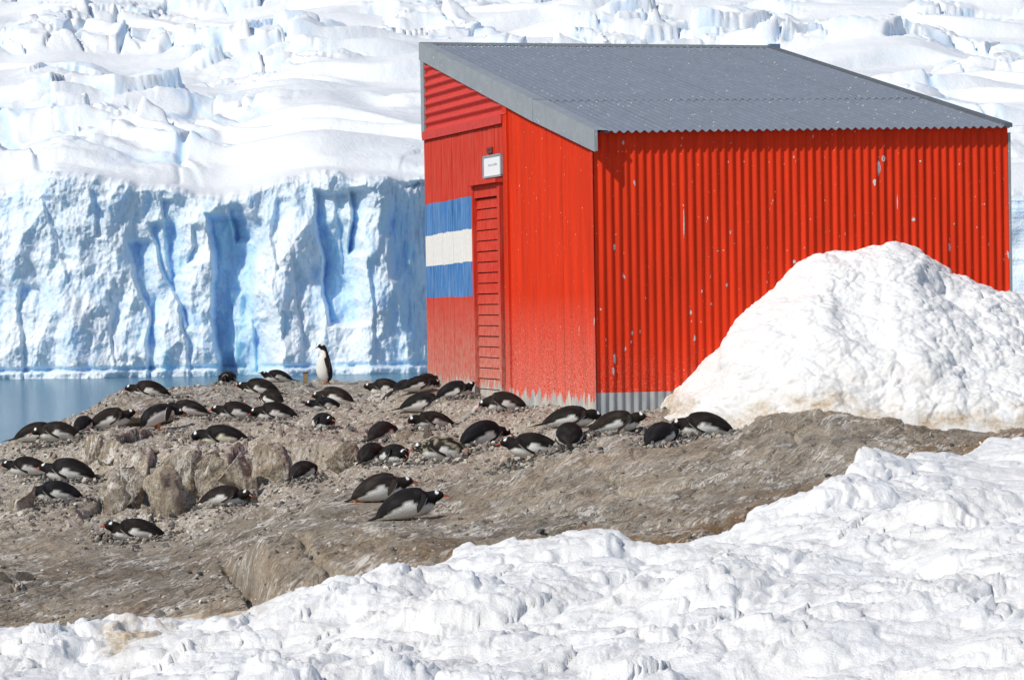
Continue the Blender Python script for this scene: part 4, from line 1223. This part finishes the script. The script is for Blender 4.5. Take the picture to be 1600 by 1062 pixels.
def make_penguin(px, py, head, pose, nyaw, npitch, sc, label, loc, idx):
    r = np.random.default_rng(500 + idx)
    K = [list(k) for k in KEYS[pose]]
    if pose == 'lie':
        nyaw += r.uniform(-13, 13); npitch += r.uniform(-5, 5)
        fat = r.uniform(0.86, 1.04)
        for k in K[2:8]: k[3] *= fat; k[1] *= 0.5 + 0.5 * fat
    for k in K:
        k[2] *= r.uniform(0.97, 1.04)
    NRg, NSg = 66, 30
    C, U = catmull(K, NRg)
    x, z, rw, rh = C.T
    rw = np.maximum(rw, 0.004); rh = np.maximum(rh, 0.004)
    # tangents and back direction in the bird's own plane
    tx = np.gradient(x); tz = np.gradient(z); L = np.hypot(tx, tz); tx /= L; tz /= L
    # bend the neck: rotate everything beyond the neck base
    yaw = np.radians(nyaw) * sstep(0.52, 0.74, U); pit = np.radians(npitch) * sstep(0.50, 0.74, U)
    seg = np.concatenate([[0], np.hypot(np.diff(x), np.diff(z))])
    ang = np.arctan2(tz, tx) + pit
    P = np.zeros((NRg, 3)); P[0] = (x[0], 0, z[0])
    T = np.stack([np.cos(ang) * np.cos(yaw), np.cos(ang) * np.sin(yaw), np.sin(ang)], 1)
    for i in range(1, NRg):
        tm = T[i - 1] + T[i]; tm /= np.linalg.norm(tm)
        P[i] = P[i - 1] + tm * seg[i]
    B = np.stack([-np.sin(ang) * np.cos(yaw), -np.sin(ang) * np.sin(yaw), np.cos(ang)], 1)   # back
    S = np.cross(B, T)                                                                    # left side
    ph = np.linspace(0, 2 * np.pi, NSg, endpoint=False)
    V = P[:, None, :] + B[:, None, :] * (rh[:, None] * np.cos(ph))[..., None] + S[:, None, :] * (rw[:, None] * np.sin(ph))[..., None]
    if pose == 'lie':
        # weight settles on the ground
        low = V[..., 2] < 0.012
        V[..., 2] = np.where(low, 0.006 + (V[..., 2] - 0.012) * 0.12, V[..., 2])
    fe = 0.0016 * fbm(V[..., 0] * 45, V[..., 1] * 45, V[..., 2] * 45, idx, 2)
    V = V + (B[:, None, :] * np.cos(ph)[None, :, None] + S[:, None, :] * np.sin(ph)[None, :, None]) * fe[..., None]
    n0 = len(V.reshape(-1, 3))
    verts = V.reshape(-1, 3)
    faces = grid_faces(NRg, NSg, wrap=True)
    # colours
    phd = np.degrees(np.minimum(ph, 2 * np.pi - ph))[None, :] * np.ones((NRg, 1))
    Ug = U[:, None] * np.ones((1, NSg))
    if pose == 'stand':
        lim = np.interp(U, [0, .1, .2, .5, .58, .64, .68, 1], [100, 92, 78, 76, 84, 118, 178, 181])
    elif pose == 'stoop':
        lim = np.interp(U, [0, .1, .2, .45, .56, .62, .66, 1], [110, 90, 72, 84, 92, 130, 181, 181])
    else:
        lim = np.interp(U, [0, .05, .12, .22, .32, .37, .41, .46, .52, .57, .60, .64, 1], [132, 118, 108, 97, 84, 80, 102, 106, 102, 108, 132, 181, 181])
    lim = lim[:, None] + 5 * fbm(Ug * 14, phd / 40, 0, idx + 60, 2)
    white = sstep(-4, 4, phd - lim)
    tone = r.uniform(0.75, 1.25); brown = r.uniform(0, 1)
    black = np.array([0.013, 0.013, 0.015]) * tone * (1 - brown) + np.array([0.028, 0.021, 0.017]) * tone * brown
    bk = np.ones((NRg, NSg, 1)) * black
    grz = (0.6 + 0.8 * sstep(-0.2, 0.6, fbm(Ug * 9, phd / 30, 0, idx + 80, 3)))[..., None]
    bk = bk * np.where(Ug[..., None] < 0.6, grz, 0.7)
    if idx == 21: # muddy bird on the big nest
        mud = sstep(0.05, 0.35, fbm(Ug * 11, phd / 28, 0, 91, 3))[..., None]
        bk = bk * (1 - mud) + np.array([0.30, 0.28, 0.20]) * mud
    wc = np.array([0.74, 0.72, 0.67]) * (1 - 0.10 * r.uniform())
    if idx == 14: wc = np.array([0.76, 0.73, 0.55])
    dirty = sstep(0.05, 0.02, V[..., 2])[..., None] * 0.35 if pose == 'lie' else 0
    col = bk * (1 - white[..., None]) + (wc * (1 - dirty) + np.array([0.30, 0.24, 0.18]) * dirty) * white[..., None]
    # white flash over the eye, joined across the crown by a thin band
    du_ = (Ug - 0.795) / 0.031
    flash = sstep(1.15, 0.8, np.sqrt(du_ ** 2 + ((phd - 50) / 21) ** 2))
    band = sstep(0.022, 0.012, np.abs(Ug - 0.775)) * (phd < 50)
    fl = np.clip(flash + 0.9 * band, 0, 1)[..., None]
    col = col * (1 - fl) + np.array([0.80, 0.80, 0.78]) * fl
    root = empty('penguin', loc)
    up_ = {39: 8, 38: 6, 3: 7, 30: 6, 26: 4, 24: 0}.get(idx, 0)      # lies along sloping rock
    root.rotation_euler = (0, -math.radians(up_), math.radians(head))
    root.location.z += 0.0032 * up_
    sc = sc * 0.95; root.scale = (sc, sc, sc)
    me = mesh_np('body', verts, faces, M_FEATHER)
    add_col(me, col.reshape(-1, 3))
    link('body', me, root)
    # beak
    e = P[-1]; d = T[-1]; b = B[-1]; s_ = S[-1]
    d = d * math.cos(0.10) - b * math.sin(0.10)
    V = []; Cc = []
    ringn = 10
    for k, (q, rr, dn) in enumerate([(-0.016, 0.0130, 0), (0.0, 0.0120, 0), (0.018, 0.0092, 0), (0.036, 0.0068, .001), (0.048, 0.0046, .004), (0.056, 0.001, .008)]):
        for j in range(ringn):
            a_ = 2 * math.pi * j / ringn
            V.append(e + d * q + b * (math.cos(a_) * rr * 1.0 - dn) + s_ * math.sin(a_) * rr * 0.75)
            top = math.cos(a_) > 0.55
            Cc.append((0.03, 0.015, 0.01) if top or q > 0.052 else (0.66, 0.085, 0.03))
    me = mesh_np('beak', V, grid_faces(6, ringn, wrap=True), M_BEAK)
    add_col(me, np.array(Cc)); link('beak', me, root)
    # eyes
    ie = int(0.822 * (NRg - 1))
    for sgn in (1, -1):
        a_ = math.radians(72) * sgn
        pos = P[ie] + B[ie] * rh[ie] * math.cos(a_) * 0.97 + S[ie] * rw[ie] * math.sin(a_) * 0.97
        me = mesh_np('eye', ICO1[0] * 0.0075 + pos, ICO1[1], M_EYE); link('eye', me, root)
    # flippers: long tapering blades, dark outside with pale edges
    ish = int({'lie': 0.50, 'stand': 0.44, 'stoop': 0.46}[pose] * (NRg - 1))
    for sgn in (1, -1):
        a_ = math.radians({'lie': 62, 'stand': 78, 'stoop': 70}[pose]) * sgn
        base = P[ish] + B[ish] * rh[ish] * math.cos(a_) + S[ish] * rw[ish] * math.sin(a_)
        if pose == 'lie':
            dirv = np.array([-0.72, 0.13 * sgn, -0.58 - 0.12 * r.uniform()]); ln = 0.215
            if idx in (39, 38): dirv = np.array([-0.45, 0.30 * sgn, -0.72]); ln = 0.17
            nrm = np.array([-0.22, 0.80 * sgn, 0.55])
        elif pose == 'stand':
            dirv = np.array([-0.18, 0.10 * sgn, -1.0]); nrm = np.array([-0.15, 1.0 * sgn, 0.05]); ln = 0.22
        else:
            dirv = np.array([-0.35, 0.25 * sgn, -0.85]); nrm = np.array([-0.1, 0.95 * sgn, 0.2]); ln = 0.20
        dirv /= np.linalg.norm(dirv); nrm = nrm - dirv * np.dot(nrm, dirv); nrm /= np.linalg.norm(nrm)
        wdv = np.cross(dirv, nrm) * (1 if sgn > 0 else -1)
        V = []; Cc = []
        prof_ = [(-0.06, .018), (0.0, .034), (.15, .041), (.35, .040), (.6, .034), (.85, .021), (.97, .008), (1.0, .002)]
        for (q, hw) in prof_:
            for j in range(12):
                a2 = 2 * math.pi * j / 12
                th_ = 0.008 * (1 - 0.6 * max(q, 0))
                bend = 0.0
                pt = base + dirv * q * ln + wdv * (math.cos(a2) * hw + 0.0) + nrm * (math.sin(a2) * th_ + 0.015 + bend)
                if pose == 'lie': pt[2] = max(pt[2], 0.012 + 0.004 * math.sin(a2))
                V.append(pt)
                edge_ = abs(math.cos(a2)) > 0.93
                Cc.append((0.70, 0.68, 0.63) if (edge_ or math.sin(a2) < -0.2) and q > 0.0 else tuple(black * 0.9))
        me = mesh_np('flipper', V, grid_faces(len(prof_), 12, wrap=True), M_FEATHER)
        add_col(me, np.array(Cc)); link('flipper', me, root)
    # tail: stiff dark brush
    e = P[2]; dt = {'lie': np.array([-1, 0, -0.22]), 'stand': np.array([-0.75, 0, -0.42]), 'stoop': np.array([-0.85, 0, -0.5])}[pose]
    dt = dt / np.linalg.norm(dt); V = []
    tl = {'lie': 0.165, 'stand': 0.10, 'stoop': 0.14}[pose]
    for (q, w2, h2) in ((-0.05, .030, .018), (0.0, .030, .014), (0.4, .026, .008), (0.8, .020, .004), (1.0, .010, .002)):
        for j in range(8):
            a2 = 2 * math.pi * j / 8
            pt = e + dt * tl * q + np.array([0, 1, 0]) * math.cos(a2) * w2 + np.array([0, 0, 1]) * math.sin(a2) * h2
            if pose == 'lie': pt[2] = max(pt[2], 0.010 + h2 * 0.4 * math.sin(a2))
            V.append(pt)
    me = mesh_np('tail', V, grid_faces(5, 8, wrap=True), M_FEATHER)
    add_col(me, np.ones((40, 3)) * black * 1.3); link('tail', me, root)
    # feet
    if pose != 'lie' or idx == 38:
        for sgn in (1, -1):
            V = []; Fc = []
            fx = {'stand': -0.02, 'stoop': 0.0, 'lie': -0.27}[pose]
            ang_ = 0.25 * sgn
            if pose == 'stoop':
                # a short shank down to the ground
                pass
            top = {'stand': 0.075, 'stoop': 0.10, 'lie': 0.05}[pose]
            n_ = 8
            for (zz_, rr) in ((top, 0.030), (0.03, 0.020), (0.015, 0.02)):
                for j in range(n_):
                    a2 = 2 * math.pi * j / n_
                    V.append((fx + rr * math.cos(a2), 0.05 * sgn + rr * math.sin(a2), zz_))
            Fc += [list(q) for q in grid_faces(3, n_, wrap=True)]
            for tdx, ta in enumerate((-0.35, 0.0, 0.35)):
                dx_, dy_ = math.cos(ta + ang_), math.sin(ta + ang_); px_, py_ = -dy_, dx_
                n1 = len(V)
                for (q, w2, zt_) in ((-0.01, .012, .022), (0.045, .014, .016), (0.085, .004, .008)):
                    cx_, cy_ = fx + dx_ * q, 0.05 * sgn + dy_ * q
                    V += [(cx_ + px_ * w2, cy_ + py_ * w2, 0.002), (cx_ - px_ * w2, cy_ - py_ * w2, 0.002), (cx_ - px_ * w2 * .5, cy_ - py_ * w2 * .5, zt_), (cx_ + px_ * w2 * .5, cy_ + py_ * w2 * .5, zt_)]
                for i in range(2):
                    for j in range(4):
                        a3 = n1 + i * 4 + j; b3 = n1 + i * 4 + (j + 1) % 4
                        Fc.append([a3, b3, b3 + 4, a3 + 4])
                Fc.append([n1, n1 + 3, n1 + 2, n1 + 1])
            me = bpy.data.meshes.new('foot'); me.from_pydata(V, [], Fc); me.materials.append(M_FOOT)
            me.polygons.foreach_set('use_smooth', [True] * len(Fc)); link('foot', me, root)
    tag(root, label, 'penguin', 'penguins resting on the rocks')
    return root

for i, p in enumerate(PENG):
    q = PLOC[i]
    g = gz(q[0], q[1])
    make_penguin(*p, (float(q[0]), float(q[1]), g - 0.004), i)

# ------------------------------------------------------------------ pebbles
def stones(name, C, size, cols_, mat, base=ICO1, seed=0):
    r = np.random.default_rng(seed)
    n = len(C); bv, bf = base; k = len(bv)
    # a few shapes, random turns
    V = np.repeat(bv[None], n, 0)
    V = V * (1 + 0.32 * r.normal(size=(n, k, 1)).clip(-1, 1))
    sc = size[:, None] * np.stack([r.uniform(0.8, 1.4, n), r.uniform(0.7, 1.1, n), r.uniform(0.45, 0.9, n)], 1)
    V = V * sc[:, None, :]
    a = r.uniform(0, 2 * math.pi, n); b = r.normal(0, 0.6, n)
    ca, sa, cb, sb = np.cos(a), np.sin(a), np.cos(b), np.sin(b)
    x, y, z = V[..., 0].copy(), V[..., 1].copy(), V[..., 2].copy()
    x, z = x * cb[:, None] + z * sb[:, None], -x * sb[:, None] + z * cb[:, None]
    x, y = x * ca[:, None] - y * sa[:, None], x * sa[:, None] + y * ca[:, None]
    V = np.stack([x, y, z], -1) + C[:, None, :]
    Fc = (bf[None] + (np.arange(n) * k)[:, None, None]).reshape(-1, 3)
    me = mesh_np(name, V.reshape(-1, 3), Fc, mat, smooth=False)
    add_col(me, np.repeat(cols_, k, 0))
    return me
PAL = np.array([(0.26, 0.24, 0.21), (0.36, 0.32, 0.27), (0.15, 0.14, 0.13), (0.10, 0.095, 0.09), (0.44, 0.39, 0.32), (0.27, 0.20, 0.15), (0.60, 0.55, 0.47)])
M_PEB = m_vcol('pebble_stone', 0.85, 0.2, 60, 0.25)
def palette(n, r): return PAL[r.choice(len(PAL), n, p=[.24, .17, .20, .16, .10, .08, .05])] * r.uniform(0.8, 1.2, (n, 1))

ptsX, ptsY, szs = [], [], []
# scattered over the colony
r = np.random.default_rng(77)
n = 26000
pxs = r.uniform(-60, 1260, n); Ys = r.uniform(23.5, 38, n)
m = colony_mask(pxs, Ys)
dens = m * (0.30 + 0.70 * sstep(-0.1, 0.5, fbm(pxs / 60, Ys * 1.4, 0, 88, 3))) * sstep(1230, 1120, pxs)
keep = (r.uniform(0, 1, n) < dens) & (Ys < np.interp(pxs, SH[:, 0], SH[:, 1]) - 0.1)
pxs, Ys = pxs[keep], Ys[keep]
Xs = (pxs - CX) / F * Ys
# not inside the hut
rel = np.stack([Xs - PC[0], Ys - PC[1]], 1)
ins = (rel @ (-nl[:2]) > -0.02) & (rel @ (-ng[:2]) > -0.02)
Xs, Ys = Xs[~ins], Ys[~ins]
sz = r.lognormal(math.log(0.017), 0.38, len(Xs)).clip(0.008, 0.045)
C = np.stack([Xs, Ys, ground_z(Xs, Ys) + sz * 0.25], 1)
me = stones('pebbles', C, sz, palette(len(C), r), M_PEB, seed=5)
tag(link('pebbles', me), 'loose pebbles and litter strewn over the rock between the penguins', 'pebbles', kind='stuff')
# sparse grit on the bare rock in front
r = np.random.default_rng(78)
n = 9000
pxs = r.uniform(-60, 1640, n); Ys = r.uniform(18.4, 27, n)
dens = 0.10 + 0.9 * sstep(0.0, 0.55, fbm(pxs / 75, Ys * 0.9, 0, 89, 3)) * sstep(900, 300, pxs) + 0.5 * sstep(0.8, 0.1, Ys - edge_d(pxs))
keep = (r.uniform(0, 1, n) < dens) & (Ys > edge_d(pxs) - 0.1) & (colony_mask(pxs, Ys) < 0.6) & ((pxs < 1100) | (Ys < 24.3))
pxs, Ys = pxs[keep], Ys[keep]; Xs = (pxs - CX) / F * Ys
sz = r.lognormal(math.log(0.011), 0.45, len(Xs)).clip(0.005, 0.04)
C = np.stack([Xs, Ys, ground_z(Xs, Ys) + sz * 0.2], 1)
me = stones('gravel', C, sz, palette(len(C), r), M_PEB, seed=6)
tag(link('gravel', me), 'sparse grit and small stones on the bare rock in front', 'gravel', kind='stuff')
# nests: a ring of bigger stones round each lying bird
nest_lab = {21: 'large heaped pebble nest under the muddy penguin in the middle', 23: 'nest of lumpy stones under the left-facing penguin below the door', 42: 'neat grey pebble nest under the lowest penguin at left',
            43: 'pebble nest behind the upright slab at the far left', 40: 'pebble nest around the black humped penguin between boulders', 41: 'pebble nest below the ledge under the penguin with turned face',
            24: 'pebble nest around the round black back near the hut corner', 26: 'pebble nest in front of the bare metal foot of the long wall', 28: 'pebble nest of the rightmost penguin by the snow heap',
            29: 'pebble nest of the penguin with tucked head below the door', 20: 'pebble nest of the penguin looking at the camera beside a dark back', 7: 'pebble nest of the right one of two penguins in line',
            14: 'thin pebble nest on top of the ledge', 10: 'ring of pebbles on the ridge under the penguin facing the camera', 45: 'pebble nest of the long-tailed penguin at far left', 1: 'pebble nest at the far left shore',
            27: 'pebble nest of the black penguin turned away by the snow heap', 30: 'pebble nest beside the hut planks', 22: 'pebble nest of the largest penguin in front of the door', 18: 'pebble nest behind the low tan stone', 32: 'pebble nest of the penguin with tail to the right', 6: 'pebble nest of the left one of two penguins in line', 17: 'pebble nest of the penguin facing the camera mid slope'}
for idx, lab in nest_lab.items():
    r = np.random.default_rng(900 + idx)
    q = PLOC[idx]; big = 1.0 if idx not in (21, 42, 23) else 1.35
    n = int(230 * big)
    a = r.uniform(0, 2 * math.pi, n)
    hd = math.radians(PENG[idx][2]); 
    rr = 1 + np.abs(r.normal(0, 0.30, n)) * big
    ex, ey = 0.27 * PENG[idx][6], 0.165 * PENG[idx][6]
    lx, ly = ex * np.cos(a) * rr, ey * np.sin(a) * rr
    Xs = q[0] + lx * math.cos(hd) - ly * math.sin(hd); Ys = q[1] + lx * math.sin(hd) + ly * math.cos(hd)
    sz = r.lognormal(math.log(0.021), 0.28, n).clip(0.011, 0.04)
    rim = 0.045 * big * np.exp(-((rr - 1.12) / 0.22) ** 2) * r.uniform(0, 1, n)
    C = np.stack([Xs, Ys, ground_z(Xs, Ys) + rim + sz * 0.2], 1) - np.array([q[0], q[1], q[2]])
    me = stones('stones', C, sz, palette(n, r) * 0.9, M_PEB, seed=idx)
    nr_ = empty('pebble_nest', q); tag(link('stones', me, nr_), kind='stuff')
    tag(nr_, lab, 'nest', 'pebble nests of the penguins')
